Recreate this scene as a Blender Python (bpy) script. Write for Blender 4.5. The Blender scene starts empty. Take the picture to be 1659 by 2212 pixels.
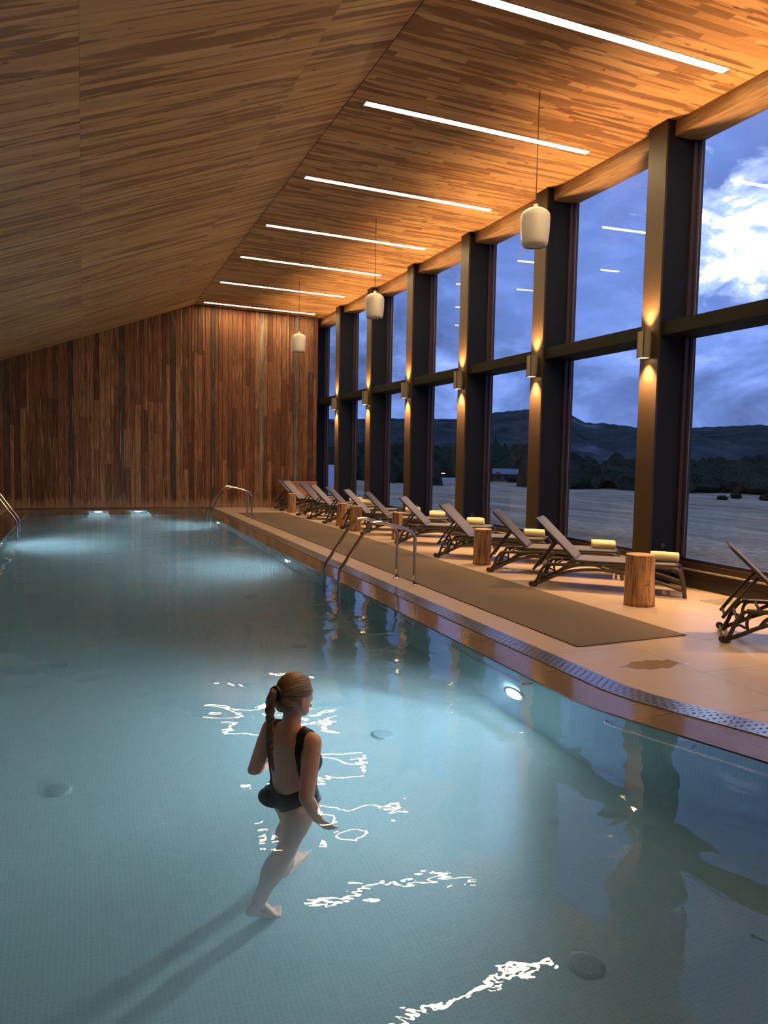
import bpy, bmesh, math, random
from mathutils import Vector, Matrix, noise
random.seed(7)
PI = math.pi
scene = bpy.context.scene
COL = scene.collection
R = math.radians

# ------------------------------------------------------------------ helpers
def tag(o, label=None, cat=None, group=None, kind=None):
    if label: o['label'] = label
    if cat: o['category'] = cat
    if group: o['group'] = group
    if kind: o['kind'] = kind
    return o

def empty(name, loc=(0, 0, 0), rz=0, parent=None):
    o = bpy.data.objects.new(name, None); COL.objects.link(o)
    o.location = loc; o.rotation_euler = (0, 0, rz); o.empty_display_size = .1
    if parent: o.parent = parent
    return o

def obj(name, bm, mat, parent=None, smooth=False, loc=None):
    me = bpy.data.meshes.new(name); bm.to_mesh(me); bm.free()
    for m in (mat if isinstance(mat, (list, tuple)) else [mat]): me.materials.append(m)
    if smooth:
        for p in me.polygons: p.use_smooth = True
    o = bpy.data.objects.new(name, me); COL.objects.link(o)
    if parent: o.parent = parent
    if loc: o.location = loc
    return o

def copy_tree(o, parent=None):
    c = o.copy(); COL.objects.link(c); c.parent = parent
    for ch in list(o.children): copy_tree(ch, c)
    return c

def box(bm, x0, x1, y0, y1, z0, z1, bev=0, mi=0):
    vs = [bm.verts.new((x, y, z)) for x in (x0, x1) for y in (y0, y1) for z in (z0, z1)]
    fs = []
    for q in ((0, 1, 3, 2), (4, 6, 7, 5), (0, 4, 5, 1), (2, 3, 7, 6), (0, 2, 6, 4), (1, 5, 7, 3)):
        f = bm.faces.new([vs[i] for i in q]); f.material_index = mi; fs.append(f)
    if bev:
        es = list({e for f in fs for e in f.edges})
        bmesh.ops.bevel(bm, geom=es, offset=bev, segments=2, affect='EDGES', profile=.6)
    return vs

def tube(bm, pts, r, seg=10, sx=1, cap=True, up=None):
    pts = [Vector(p) for p in pts]
    rs = r if isinstance(r, (list, tuple)) else [r] * len(pts)
    rings = []; n0 = None
    for i, p in enumerate(pts):
        t = (pts[min(i + 1, len(pts) - 1)] - pts[max(i - 1, 0)]).normalized()
        if n0 is None:
            a = Vector(up) if up else (Vector((0, 0, 1)) if abs(t.z) < .9 else Vector((0, 1, 0)))
            n0 = (a - t * a.dot(t)).normalized()
        else:
            n0 = (n0 - t * n0.dot(t)).normalized()
        b = t.cross(n0)
        rings.append([bm.verts.new(p + (n0 * math.cos(2 * PI * k / seg) + b * math.sin(2 * PI * k / seg) * sx) * rs[i]) for k in range(seg)])
    for a, b in zip(rings, rings[1:]):
        for k in range(seg):
            bm.faces.new((a[k], a[(k + 1) % seg], b[(k + 1) % seg], b[k]))
    if cap:
        bm.faces.new(rings[0][::-1]); bm.faces.new(rings[-1])
    return rings

def smooth_path(pts, n=6):
    P = [Vector(p) for p in pts]; P = [P[0] * 2 - P[1]] + P + [P[-1] * 2 - P[-2]]; out = []
    for i in range(1, len(P) - 2):
        for k in range(n):
            t = k / n
            out.append(.5 * ((2 * P[i]) + (P[i + 1] - P[i - 1]) * t + (2 * P[i - 1] - 5 * P[i] + 4 * P[i + 1] - P[i + 2]) * t * t + (3 * P[i] - P[i - 1] - 3 * P[i + 1] + P[i + 2]) * t ** 3))
    out.append(P[-2]); return out

def lathe(bm, prof, seg=32, c=(0, 0)):
    rings = []
    for r, z in prof:
        rings.append([bm.verts.new((c[0] + max(r, 1e-4) * math.cos(2 * PI * k / seg), c[1] + max(r, 1e-4) * math.sin(2 * PI * k / seg), z)) for k in range(seg)])
    for a, b in zip(rings, rings[1:]):
        for k in range(seg): bm.faces.new((a[k], a[(k + 1) % seg], b[(k + 1) % seg], b[k]))
    return rings

def ellipsoid(bm, c, r, seg=20, rot=None):
    M = Matrix.Translation(c) @ (rot.to_4x4() if rot else Matrix.Identity(4)) @ Matrix.Diagonal((*r, 1))
    bmesh.ops.create_uvsphere(bm, u_segments=seg, v_segments=seg // 2 + 2, radius=1, matrix=M)

def capsule(bm, a, b, ra, rb, seg=14):
    a = Vector(a); b = Vector(b); d = (b - a).normalized()
    pts = []; rs = []
    for k in range(5):
        t = PI / 2 * k / 4; pts.append(a - d * ra * math.cos(t)); rs.append(max(ra * math.sin(t), ra * .05))
    for k in range(5):
        t = PI / 2 * k / 4; pts.append(b + d * rb * math.sin(t)); rs.append(max(rb * math.cos(t), rb * .05))
    tube(bm, pts, rs, seg)

# ------------------------------------------------------------------ materials
class NT:
    def __init__(s, name):
        s.m = bpy.data.materials.new(name); s.m.use_nodes = True; s.t = s.m.node_tree; s.n = s.t.nodes; s.l = s.t.links
        s.b = s.n['Principled BSDF']; s.out = s.n['Material Output']
    def node(s, typ, **kw):
        n = s.n.new(typ)
        for k, v in kw.items():
            if k in n.inputs.keys() if isinstance(k, str) else False: pass
            setattr(n, k, v)
        return n
    def put(s, n, key, v):
        if hasattr(v, 'is_linked') or isinstance(v, bpy.types.NodeSocket): s.l.new(v, n.inputs[key])
        else: n.inputs[key].default_value = v
    def coord(s, scale=(1, 1, 1), rot=(0, 0, 0), src='Object'):
        c = s.n.new('ShaderNodeTexCoord'); m = s.n.new('ShaderNodeMapping')
        s.l.new(c.outputs[src], m.inputs[0]); m.inputs['Scale'].default_value = scale; m.inputs['Rotation'].default_value = rot
        return m.outputs[0]
    def noise(s, vec, scale=5, detail=4, rough=.5, dist=0, out='Fac'):
        n = s.n.new('ShaderNodeTexNoise'); s.l.new(vec, n.inputs['Vector'])
        n.inputs['Scale'].default_value = scale; n.inputs['Detail'].default_value = detail; n.inputs['Roughness'].default_value = rough; n.inputs['Distortion'].default_value = dist
        return n.outputs[out]
    def ramp(s, fac, stops, interp='LINEAR'):
        n = s.n.new('ShaderNodeValToRGB'); s.l.new(fac, n.inputs[0]); n.color_ramp.interpolation = interp
        e = n.color_ramp.elements
        while len(e) < len(stops): e.new(.5)
        for k, (p, c) in enumerate(stops):
            e[k].position = p; e[k].color = (c, c, c, 1) if isinstance(c, (int, float)) else (*c, 1)
        return n.outputs[0]
    def mix(s, fac, a, b, typ='MIX'):
        n = s.n.new('ShaderNodeMix'); n.data_type = 'RGBA'; n.blend_type = typ
        for k, v in ((0, fac), (6, a), (7, b)):
            if isinstance(v, bpy.types.NodeSocket): s.l.new(v, n.inputs[k])
            elif k == 0: n.inputs[0].default_value = v
            else: n.inputs[k].default_value = (*v, 1)
        return n.outputs[2]
    def math(s, op, a, b=0):
        n = s.n.new('ShaderNodeMath'); n.operation = op
        for k, v in ((0, a), (1, b)):
            if isinstance(v, bpy.types.NodeSocket): s.l.new(v, n.inputs[k])
            else: n.inputs[k].default_value = v
        return n.outputs[0]
    def bump(s, h, strength=.3, dist=.01):
        n = s.n.new('ShaderNodeBump'); s.l.new(h, n.inputs['Height']); n.inputs['Strength'].default_value = strength; n.inputs['Distance'].default_value = dist
        s.l.new(n.outputs[0], s.b.inputs['Normal']); return n.outputs[0]
    def base(s, c):
        if isinstance(c, bpy.types.NodeSocket): s.l.new(c, s.b.inputs['Base Color'])
        else: s.b.inputs['Base Color'].default_value = (*c, 1)
    def rough(s, v):
        if isinstance(v, bpy.types.NodeSocket): s.l.new(v, s.b.inputs['Roughness'])
        else: s.b.inputs['Roughness'].default_value = v

def simple(name, c, rough=.5, metal=0, nscale=0, namt=.15, bump=0, spec=.5):
    m = NT(name); m.rough(rough); m.b.inputs['Metallic'].default_value = metal; m.b.inputs['Specular IOR Level'].default_value = spec
    if nscale:
        f = m.noise(m.coord(), nscale, 5, .6)
        m.base(m.mix(f, [x * (1 - namt) for x in c], [min(1, x * (1 + namt)) for x in c]))
        if bump: m.bump(f, bump, .004)
    else: m.base(c)
    return m.m

def emis(name, c, s):
    m = NT(name); m.base((.8, .8, .8)); m.b.inputs['Emission Color'].default_value = (*c, 1); m.b.inputs['Emission Strength'].default_value = s
    return m.m

def ceiling_mat(name, seam):
    m = NT(name); ROW = .108
    c = m.n.new('ShaderNodeTexCoord'); sep = m.n.new('ShaderNodeSeparateXYZ'); m.l.new(c.outputs['Object'], sep.inputs[0])
    X, Y = sep.outputs[0], sep.outputs[1]
    row = m.math('FLOOR', m.math('DIVIDE', Y, ROW))
    h1 = m.math('FRACT', m.math('MULTIPLY', m.math('SINE', m.math('MULTIPLY', row, 12.9898)), 437.7))
    # board ends: aligned seams on one slope, random on the other
    bl = m.math('DIVIDE', m.math('ADD', X, m.math('MULTIPLY', h1, 2.4 if not seam else .0)), 2.44 if seam else 1.7)
    bi = m.math('FLOOR', bl)
    key = m.math('ADD', row, m.math('MULTIPLY', bi, 17.31))
    h2 = m.math('FRACT', m.math('MULTIPLY', m.math('SINE', m.math('MULTIPLY', key, 78.233)), 143.58))
    h3 = m.math('FRACT', m.math('MULTIPLY', m.math('SINE', m.math('MULTIPLY', key, 39.425)), 271.19))
    cmb = m.n.new('ShaderNodeCombineXYZ')
    m.l.new(m.math('ADD', m.math('MULTIPLY', X, .62), m.math('MULTIPLY', h2, 91)), cmb.inputs[0]); m.l.new(m.math('ADD', m.math('MULTIPLY', Y, 7), m.math('MULTIPLY', h3, 50)), cmb.inputs[1]); m.l.new(key, cmb.inputs[2])
    st = m.noise(cmb.outputs[0], 1.0, 4, .5, .5)
    patch = m.ramp(m.math('ADD', st, m.math('MULTIPLY', m.math('SUBTRACT', h3, .5), .16)), [(.515, 0), (.54, .8), (.62, 1)])
    fine = m.noise(m.coord((1.0, 26, 1)), 2.2, 4, .6)
    light = m.mix(h2, (.53, .26, .098), (.71, .40, .17))
    dark = m.mix(h3, (.20, .082, .027), (.33, .15, .056))
    col = m.mix(patch, light, dark)
    col = m.mix(m.ramp(fine, [(.30, .30), (.6, 0)]), col, (.17, .075, .027))
    fy = m.math('FRACT', m.math('DIVIDE', Y, ROW)); fx = m.math('FRACT', bl)
    gap = m.math('MAXIMUM', m.math('LESS_THAN', fy, .03), m.math('LESS_THAN', fx, .0022))
    col = m.mix(m.math('MULTIPLY', gap, .45), col, (.06, .025, .01))
    kn = m.noise(m.coord((1, 2.2, 1)), 5.5, 1, .5)
    col = m.mix(m.ramp(kn, [(.73, 0), (.76, .7)]), col, (.10, .04, .015))
    m.base(col); m.rough(.5); m.bump(fine, .1, .003); m.b.inputs['Specular IOR Level'].default_value = .3
    return m.m

def plank_mat():
    m = NT('reclaimed_wood'); a = m.n.new('ShaderNodeAttribute'); a.attribute_name = 'tint'
    v = m.coord((9, 9, .55)); n1 = m.noise(v, 2.2, 6, .7, .8); n2 = m.noise(m.coord((38, 38, 1.3)), 2, 5, .7)
    big = m.noise(m.coord((2.2, 2.2, .7)), 1.7, 4, .6)
    col = m.mix(m.ramp(n1, [(.34, .8), (.58, 0)]), a.outputs[0], (.04, .018, .011))
    col = m.mix(m.ramp(n2, [(.42, .55), (.6, 0)]), col, (.05, .024, .014))
    col = m.mix(m.ramp(big, [(.55, 0), (.8, .35)]), col, (.34, .21, .14))
    sp = m.noise(m.coord((14, 14, 5)), 3, 2, .5)
    col = m.mix(m.ramp(sp, [(.68, 0), (.72, .8)]), col, (.02, .01, .007))
    sz = m.n.new('ShaderNodeSeparateXYZ'); gc = m.n.new('ShaderNodeTexCoord'); m.l.new(gc.outputs['Object'], sz.inputs[0])
    hz = m.math('ADD', sz.outputs[2], m.math('MULTIPLY', m.math('SUBTRACT', m.noise(m.coord((7, 7, 1)), 1.6, 4, .6), .5), .9))
    col = m.mix(m.ramp(hz, [(.06, .7), (.38, 0)]), col, (.42, .27, .19))
    cr = m.noise(m.coord((24, 24, .5)), 2.4, 3, .6, .6)
    col = m.mix(m.ramp(cr, [(.30, .9), (.36, 0)]), col, (.012, .007, .005))
    st2 = m.noise(m.coord((11, 11, .35)), 2.0, 2, .5, .3)
    col = m.mix(m.ramp(st2, [(.64, 0), (.70, .55)]), col, (.50, .32, .19))
    m.base(col); m.rough(.75); m.bump(n1, .6, .014); m.b.inputs['Specular IOR Level'].default_value = .25
    return m.m

def beam_mat():
    m = NT('laminated_timber'); f = m.noise(m.coord((12, .9, 12)), 2, 5, .65, .5)
    m.base(m.ramp(f, [(.3, (.20, .095, .035)), (.55, (.42, .23, .10)), (.75, (.52, .31, .15))])); m.rough(.45); m.bump(f, .1, .003)
    return m.m

def deck_mat():
    m = NT('stone_deck'); v = m.coord(rot=(0, 0, R(90)))
    mp = v.node; mp.inputs['Location'].default_value = (1.22, -.30, 0)
    br = m.n.new('ShaderNodeTexBrick'); m.l.new(v, br.inputs['Vector']); br.offset = .5
    for k, x in (('Scale', 1), ('Brick Width', 1.86), ('Row Height', .93), ('Mortar Size', .004), ('Bias', 0)): br.inputs[k].default_value = x
    br.inputs['Color1'].default_value = (0, 0, 0, 1); br.inputs['Color2'].default_value = (1, 1, 1, 1)
    n = m.noise(m.coord((1, 1, 1)), 1.6, 5, .6); g = m.noise(m.coord((70, 70, 70)), 3, 2, .6)
    streak = m.noise(m.coord((1.2, 9, 1)), 1.3, 4, .6)
    col = m.mix(n, (.42, .27, .195), (.52, .355, .265)); col = m.mix(.25, col, m.mix(br.outputs[0], (.38, .28, .21), (.52, .40, .31)))
    col = m.mix(m.ramp(streak, [(.5, 0), (.75, .3)]), col, (.56, .43, .33))
    col = m.mix(m.ramp(g, [(.35, .25), (.6, 0)]), col, (.25, .18, .13))
    # wet patch near the pool
    w = m.n.new('ShaderNodeTexCoord'); s = m.n.new('ShaderNodeVectorMath'); s.operation = 'SUBTRACT'; m.l.new(w.outputs['Object'], s.inputs[0]); s.inputs[1].default_value = (4.72, 5.27, 0)
    mm = m.n.new('ShaderNodeMapping'); m.l.new(s.outputs[0], mm.inputs[0]); mm.inputs['Rotation'].default_value = (0, 0, R(-22)); mm.inputs['Scale'].default_value = (3.0, 7.5, 1)
    ln = m.n.new('ShaderNodeVectorMath'); ln.operation = 'LENGTH'; m.l.new(mm.outputs[0], ln.inputs[0])
    d = m.math('ADD', ln.outputs['Value'], m.math('MULTIPLY', m.math('SUBTRACT', m.noise(m.coord(), 9, 3, .5), .5), 1.2))
    wet = m.ramp(d, [(.88, 1), (.93, 0)])
    col = m.mix(m.math('MULTIPLY', wet, .55), col, (.20, .12, .06))
    col = m.mix(br.outputs['Fac'], col, (.16, .11, .08))
    m.base(col)
    ro = m.mix(wet, m.mix(n, (.42,) * 3, (.30,) * 3), (.08,) * 3); m.rough(ro); m.bump(g, .08, .002)
    return m.m

def coping_mat():
    m = NT('wet_coping_stone'); n = m.noise(m.coord(), 2.2, 5, .6); g = m.noise(m.coord((1, 1, 1)), 60, 3, .6)
    br = m.n.new('ShaderNodeTexBrick'); m.l.new(m.coord(rot=(0, 0, R(90))), br.inputs['Vector'])
    for k, x in (('Scale', 1), ('Brick Width', 1.2), ('Row Height', 50), ('Mortar Size', .004)): br.inputs[k].default_value = x
    col = m.mix(n, (.15, .095, .066), (.225, .15, .108)); col = m.mix(m.ramp(g, [(.4, .3), (.6, 0)]), col, (.08, .05, .035)); col = m.mix(br.outputs['Fac'], col, (.07, .035, .02))
    m.base(col); m.rough(m.ramp(n, [(.35, .06), (.65, .16)])); m.bump(m.noise(m.coord(), 7, 4, .6), .12, .004)
    return m.m

def grate_mat():
    m = NT('perforated_steel'); c = m.n.new('ShaderNodeTexCoord'); s = m.n.new('ShaderNodeSeparateXYZ'); m.l.new(c.outputs['UV'], s.inputs[0])
    U = m.math('DIVIDE', s.outputs[0], .074); V = m.math('DIVIDE', s.outputs[1], .0445)
    U = m.math('ADD', U, m.math('MULTIPLY', m.math('MODULO', m.math('FLOOR', V), 2), .5))
    fu = m.math('SUBTRACT', m.math('FRACT', U), .5); fv = m.math('SUBTRACT', m.math('FRACT', V), .5)
    # slanted slot: distance to a short diagonal segment
    du = m.math('MULTIPLY', fu, .074); dv = m.math('MULTIPLY', fv, .0445)
    a = m.math('ADD', m.math('MULTIPLY', du, .35), m.math('MULTIPLY', dv, .94)); b = m.math('SUBTRACT', m.math('MULTIPLY', du, .94), m.math('MULTIPLY', dv, .35))
    ax = m.math('MAXIMUM', m.math('SUBTRACT', m.math('ABSOLUTE', a), .0125), 0)
    dd = m.math('SQRT', m.math('ADD', m.math('MULTIPLY', ax, ax), m.math('MULTIPLY', b, b)))
    slot = m.math('LESS_THAN', dd, .0062)
    edge = m.math('MULTIPLY', m.math('GREATER_THAN', s.outputs[1], .022), m.math('LESS_THAN', s.outputs[1], .202))
    slot = m.math('MULTIPLY', slot, edge)
    n = m.noise(m.coord(), 5, 4, .6)
    m.base(m.mix(slot, m.mix(n, (.26, .25, .27), (.40, .38, .40)), (.006, .006, .007)))
    m.l.new(m.math('MULTIPLY', m.math('SUBTRACT', 1, slot), .8), m.b.inputs['Metallic'])
    m.rough(m.mix(slot, (.24,) * 3, (.9,) * 3)); m.bump(m.math('SUBTRACT', 1, slot), .4, .002)
    return m.m

def mat_mat():
    m = NT('ribbed_mat'); w = m.n.new('ShaderNodeTexWave'); m.l.new(m.coord((1, 1, 1)), w.inputs[0]); w.bands_direction = 'X'; w.inputs['Scale'].default_value = 14
    w2 = m.n.new('ShaderNodeTexWave'); m.l.new(m.coord((1, 1, 1)), w2.inputs[0]); w2.bands_direction = 'Y'; w2.inputs['Scale'].default_value = 20
    h = m.math('MAXIMUM', w.outputs['Fac'], m.math('MULTIPLY', w2.outputs['Fac'], .8))
    n = m.noise(m.coord(), 1.2, 4, .6)
    m.base(m.mix(h, (.06, .042, .03), m.mix(n, (.150, .098, .068), (.180, .120, .084)))); m.rough(.75); m.bump(h, .5, .006); m.b.inputs['Specular IOR Level'].default_value = .3
    return m.m

def tile_mat():
    m = NT('pool_mosaic'); 
    def brick(rot):
        v = m.coord(rot=rot); br = m.n.new('ShaderNodeTexBrick'); m.l.new(v, br.inputs['Vector']); br.offset = 0
        for k, x in (('Scale', 1), ('Brick Width', .026), ('Row Height', .026), ('Mortar Size', .0012), ('Bias', 0)): br.inputs[k].default_value = x
        br.inputs['Color1'].default_value = (.27, .40, .40, 1); br.inputs['Color2'].default_value = (.30, .44, .44, 1); br.inputs['Mortar'].default_value = (.42, .57, .57, 1)
        return br.outputs[0]
    g = m.n.new('ShaderNodeNewGeometry'); s = m.n.new('ShaderNodeSeparateXYZ'); m.l.new(g.outputs['Normal'], s.inputs[0])
    fz = m.math('GREATER_THAN', m.math('ABSOLUTE', s.outputs[2]), .5); fx = m.math('GREATER_THAN', m.math('ABSOLUTE', s.outputs[0]), .5)
    wall = m.mix(fx, brick((R(90), 0, 0)), brick((0, R(90), 0)))
    m.base(m.mix(fz, wall, brick((0, 0, 0)))); m.rough(.35)
    return m.m

def stump_mat():
    m = NT('weathered_log'); v = m.coord((16, 16, 1.1)); f = m.noise(v, 2, 6, .7, .6); k = m.noise(m.coord(), 7, 2, .5)
    col = m.ramp(f, [(.32, (.05, .02, .01)), (.42, (.24, .105, .045)), (.52, (.46, .24, .11)), (.68, (.64, .42, .24))])
    col = m.mix(m.ramp(k, [(.68, 0), (.74, .8)]), col, (.05, .02, .01))
    m.base(col); m.rough(.7); m.bump(f, 1.0, .02)
    return m.m
def endgrain_mat():
    m = NT('log_end_grain'); n = m.n.new('ShaderNodeTexWave'); n.wave_type = 'RINGS'; n.rings_direction = 'Z'; m.l.new(m.coord(), n.inputs[0]); n.inputs['Scale'].default_value = 18; n.inputs['Distortion'].default_value = 2
    m.base(m.mix(n.outputs['Fac'], (.36, .19, .09), (.52, .31, .17))); m.rough(.6); return m.m

def glass_mat():
    m = NT('window_glass'); m.n.remove(m.b)
    t = m.n.new('ShaderNodeBsdfTransparent'); t.inputs[0].default_value = (.93, .95, .96, 1)
    g = m.n.new('ShaderNodeBsdfGlossy'); g.inputs['Roughness'].default_value = 0; g.inputs[0].default_value = (1, 1, 1, 1)
    f = m.n.new('ShaderNodeLayerWeight'); f.inputs['Blend'].default_value = .5
    k = m.math('ADD', m.math('MULTIPLY', m.math('POWER', f.outputs['Facing'], 5), .9), .07)
    mx = m.n.new('ShaderNodeMixShader'); m.l.new(k, mx.inputs[0]); m.l.new(t.outputs[0], mx.inputs[1]); m.l.new(g.outputs[0], mx.inputs[2]); m.l.new(mx.outputs[0], m.out.inputs[0])
    return m.m

def water_mat():
    m = NT('pool_water'); m.n.remove(m.b)
    g = m.n.new('ShaderNodeBsdfGlass'); g.inputs['IOR'].default_value = 1.33; g.inputs['Roughness'].default_value = 0; g.inputs[0].default_value = (1, 1, 1, 1)
    a = m.noise(m.coord((1.0, 1.0, 1)), 1.1, 2, .45, .6)
    b = m.noise(m.coord((1, 1, 1), (0, 0, R(24))), 4.2, 2, .5, .9)
    c = m.noise(m.coord((1, 1, 1)), 17, 2, .5, .3)
    pat = m.ramp(m.noise(m.coord(), .42, 2, .5), [(.40, .12), (.62, 1)])
    # livelier water along the right edge and by the ladder
    h = m.math('ADD', m.math('MULTIPLY', a, 1.0), m.math('MULTIPLY', m.math('MULTIPLY', b, pat), .13))
    h = m.math('ADD', h, m.math('MULTIPLY', m.math('MULTIPLY', c, pat), .018))
    bp = m.n.new('ShaderNodeBump'); bp.inputs['Strength'].default_value = 1; bp.inputs['Distance'].default_value = .016; m.l.new(h, bp.inputs['Height']); m.l.new(bp.outputs[0], g.inputs['Normal'])
    m.l.new(g.outputs[0], m.out.inputs[0])
    if WATER_VOL:
        ab = m.n.new('ShaderNodeVolumeAbsorption'); ab.inputs[0].default_value = (.55, .90, .92, 1); ab.inputs[1].default_value = .16
        sc = m.n.new('ShaderNodeVolumeScatter'); sc.inputs[0].default_value = (.75, .95, 1, 1); sc.inputs['Density'].default_value = WATER_VOL; sc.inputs['Anisotropy'].default_value = .4
        ad = m.n.new('ShaderNodeAddShader'); m.l.new(ab.outputs[0], ad.inputs[0]); m.l.new(sc.outputs[0], ad.inputs[1]); m.l.new(ad.outputs[0], m.out.inputs['Volume'])
    return m.m
WATER_VOL = .20

M = {}
M['ceil'] = ceiling_mat('ceiling_boards', False); M['ceilL'] = ceiling_mat('ceiling_boards_seamed', True)
M['plank'] = plank_mat(); M['beam'] = beam_mat(); M['deck'] = deck_mat(); M['coping'] = coping_mat(); M['grate'] = grate_mat(); M['mat'] = mat_mat(); M['tile'] = tile_mat()
M['stump'] = stump_mat(); M['end'] = endgrain_mat(); M['glass'] = glass_mat(); M['water'] = water_mat()
M['bronze'] = simple('bronze_cladding', (.042, .022, .009), .5, .1, 6, .2)
M['navy'] = simple('dark_side_panel', (.010, .013, .022), .75, 0, 3, .12, 0, .2)
M['frame'] = simple('window_frame', (.035, .016, .011), .4, 0, 3, .15)
M['bead'] = simple('frame_bead', (.30, .27, .24), .35, .6)
M['dark'] = simple('dark_trim', (.018, .013, .011), .45)
M['transom'] = simple('transom_cladding', (.006, .005, .004), .7, 0, 3, .1, 0, .2)
M['steel'] = simple('stainless_steel', (.62, .60, .58), .18, 1)
M['lamp'] = emis('light_strip', (1, .76, .38), 42)
M['sconce'] = simple('sconce_body', (.30, .24, .18), .45, .3)
M['sconce_lens'] = emis('sconce_lens', (1, .78, .45), 18)
M['pool_lens'] = emis('pool_lamp_lens', (.70, .85, 1), 110)
M['white'] = simple('white_enamel', (.62, .54, .49), .35, 0, 8, .04)
M['grille'] = simple('pale_grille', (.42, .38, .33), .5)
M['cord'] = simple('dark_cord', (.06, .035, .025), .6)
M['lounger'] = simple('brown_resin', (.055, .040, .033), .42, 0, 8, .12)
M['sling'] = simple('taupe_sling', (.100, .088, .090), .6, 0, 40, .12, .15)
M['towel'] = simple('cream_towel', (.72, .60, .38), .9, 0, 30, .12, .4)
m = NT('slotted_drain'); c_ = m.n.new('ShaderNodeTexCoord'); s_ = m.n.new('ShaderNodeSeparateXYZ'); m.l.new(c_.outputs['Object'], s_.inputs[0])
rr_ = m.math('SQRT', m.math('ADD', m.math('MULTIPLY', s_.outputs[0], s_.outputs[0]), m.math('MULTIPLY', s_.outputs[1], s_.outputs[1]))); th_ = m.math('ARCTAN2', s_.outputs[1], s_.outputs[0])
def slots_(n, r0, r1, w):
    a = m.math('LESS_THAN', m.math('ABSOLUTE', m.math('SUBTRACT', m.math('FRACT', m.math('MULTIPLY', th_, n / (2 * PI))), .5)), w)
    return m.math('MULTIPLY', a, m.math('MULTIPLY', m.math('GREATER_THAN', rr_, r0), m.math('LESS_THAN', rr_, r1)))
k_ = m.math('MAXIMUM', slots_(14, .045, .072, .14), m.math('MAXIMUM', slots_(24, .105, .116, .2), m.math('LESS_THAN', rr_, .008)))
m.base(m.mix(k_, (.22, .30, .32), (.05, .08, .09))); m.rough(.4); M['drain'] = m.m
M['plate'] = simple('socket_plate', (.05, .05, .06), .4)

# ------------------------------------------------------------------ camera
def cam_axes(yaw, pitch, roll):
    y, p, r = R(yaw), R(pitch), R(roll)
    F = Vector((math.sin(y) * math.cos(p), math.cos(y) * math.cos(p), -math.sin(p))); Rt = Vector((math.cos(y), -math.sin(y), 0)); U = Rt.cross(F)
    return Rt * math.cos(r) + U * math.sin(r), U * math.cos(r) - Rt * math.sin(r), F
CR, CU, CF = cam_axes(21.6913, 4.13901, 1.05588)
CAMZ = 1.8; FPX = 1635.5
cd = bpy.data.cameras.new('camera'); cam = bpy.data.objects.new('camera', cd); COL.objects.link(cam)
cd.sensor_fit = 'HORIZONTAL'; cd.sensor_width = 36; cd.lens = 36 * FPX / 1659; cd.clip_start = .05; cd.clip_end = 6000
cam.matrix_world = Matrix(((CR.x, CU.x, -CF.x, 0), (CR.y, CU.y, -CF.y, 0), (CR.z, CU.z, -CF.z, CAMZ), (0, 0, 0, 1)))
scene.camera = cam
def ray(px, py):
    return CF + CR * ((px - 829.5) / FPX) - CU * ((py - 1106) / FPX)
def at(px, py, ax, v):
    d = ray(px, py); o = Vector((0, 0, CAMZ)); return o + d * ((v - o[ax]) / d[ax])

# ------------------------------------------------------------------ key dimensions
YW = 25.93; YN = -3.2; XL = -4.6; XC = 7.70; XG = 8.30; ZW = -.028; PD = -1.15
CS = .0191; CZ0 = 6.772; XR = 3.45
def ceilz(x): return CZ0 - CS * x if x >= XR else CZ0 - CS * XR - (XR - x) * .383
RID = ceilz(XR)
# pool outline (water side of the coping), right edge from far to near, then back
IN = [(3.46, 25.3), (3.46, 4.75), (3.50, 4.50), (3.58, 4.24), (3.70, 3.88), (3.88, 3.34), (4.10, 2.70), (4.40, 1.85), (4.72, .95)]
CP = [(3.80, 25.3), (3.80, 4.80), (3.85, 4.52), (3.95, 4.22), (4.10, 3.84), (4.26, 3.42), (4.48, 2.82), (4.76, 2.02), (5.10, 1.08)]
OUT = [(4.04, 25.3), (4.04, 4.86), (4.09, 4.58), (4.19, 4.30), (4.32, 3.98), (4.48, 3.54), (4.70, 2.94), (4.98, 2.14), (5.32, 1.20)]
YP0 = .95; XPL = -1.56

# ------------------------------------------------------------------ setting
def strip(bm, A, B, za, zb=None, uv=None):
    zb = za if zb is None else zb
    va = [bm.verts.new((x, y, za)) for x, y in A]; vb = [bm.verts.new((x, y, zb)) for x, y in B]
    for i in range(len(A) - 1): bm.faces.new((va[i], vb[i], vb[i + 1], va[i + 1])).normal_update()
    return va, vb
def quad(bm, pts): return bm.faces.new([bm.verts.new(p) for p in pts])
def up(bm):
    for f in bm.faces:
        f.normal_update()
        if f.normal.z < 0: f.normal_flip()

# deck slab: right side polygon, left side, near side and far edge, with thickness under it
bm = bmesh.new()
edge = [(x, y) for x, y in OUT]
R0 = [(XG + .1, y) for x, y in edge]
va, vb = strip(bm, edge, R0, 0)
quad(bm, [(4.04, 25.3, 0), (XG + .1, 25.3, 0), (XG + .1, 26.8, 0), (4.04, 26.8, 0)])
quad(bm, [(OUT[-1][0], OUT[-1][1], 0), (XG + .1, OUT[-1][1], 0), (XG + .1, YN, 0), (OUT[-1][0], YN, 0)])
quad(bm, [(OUT[-1][0], OUT[-1][1], 0), (OUT[-1][0], YN, 0), (XL, YN, 0), (XL, .35, 0), (XPL - .6, .35, 0), (5.0, .35, 0)])
quad(bm, [(XL, .35, 0), (XPL - .6, .35, 0), (XPL - .6, YW + .1, 0), (XL, YW + .1, 0)])
up(bm)
fl = obj('floor', bm, M['deck']); tag(fl, kind='structure')
md = fl.modifiers.new('thick', 'SOLIDIFY'); md.thickness = .12; md.offset = -1

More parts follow.
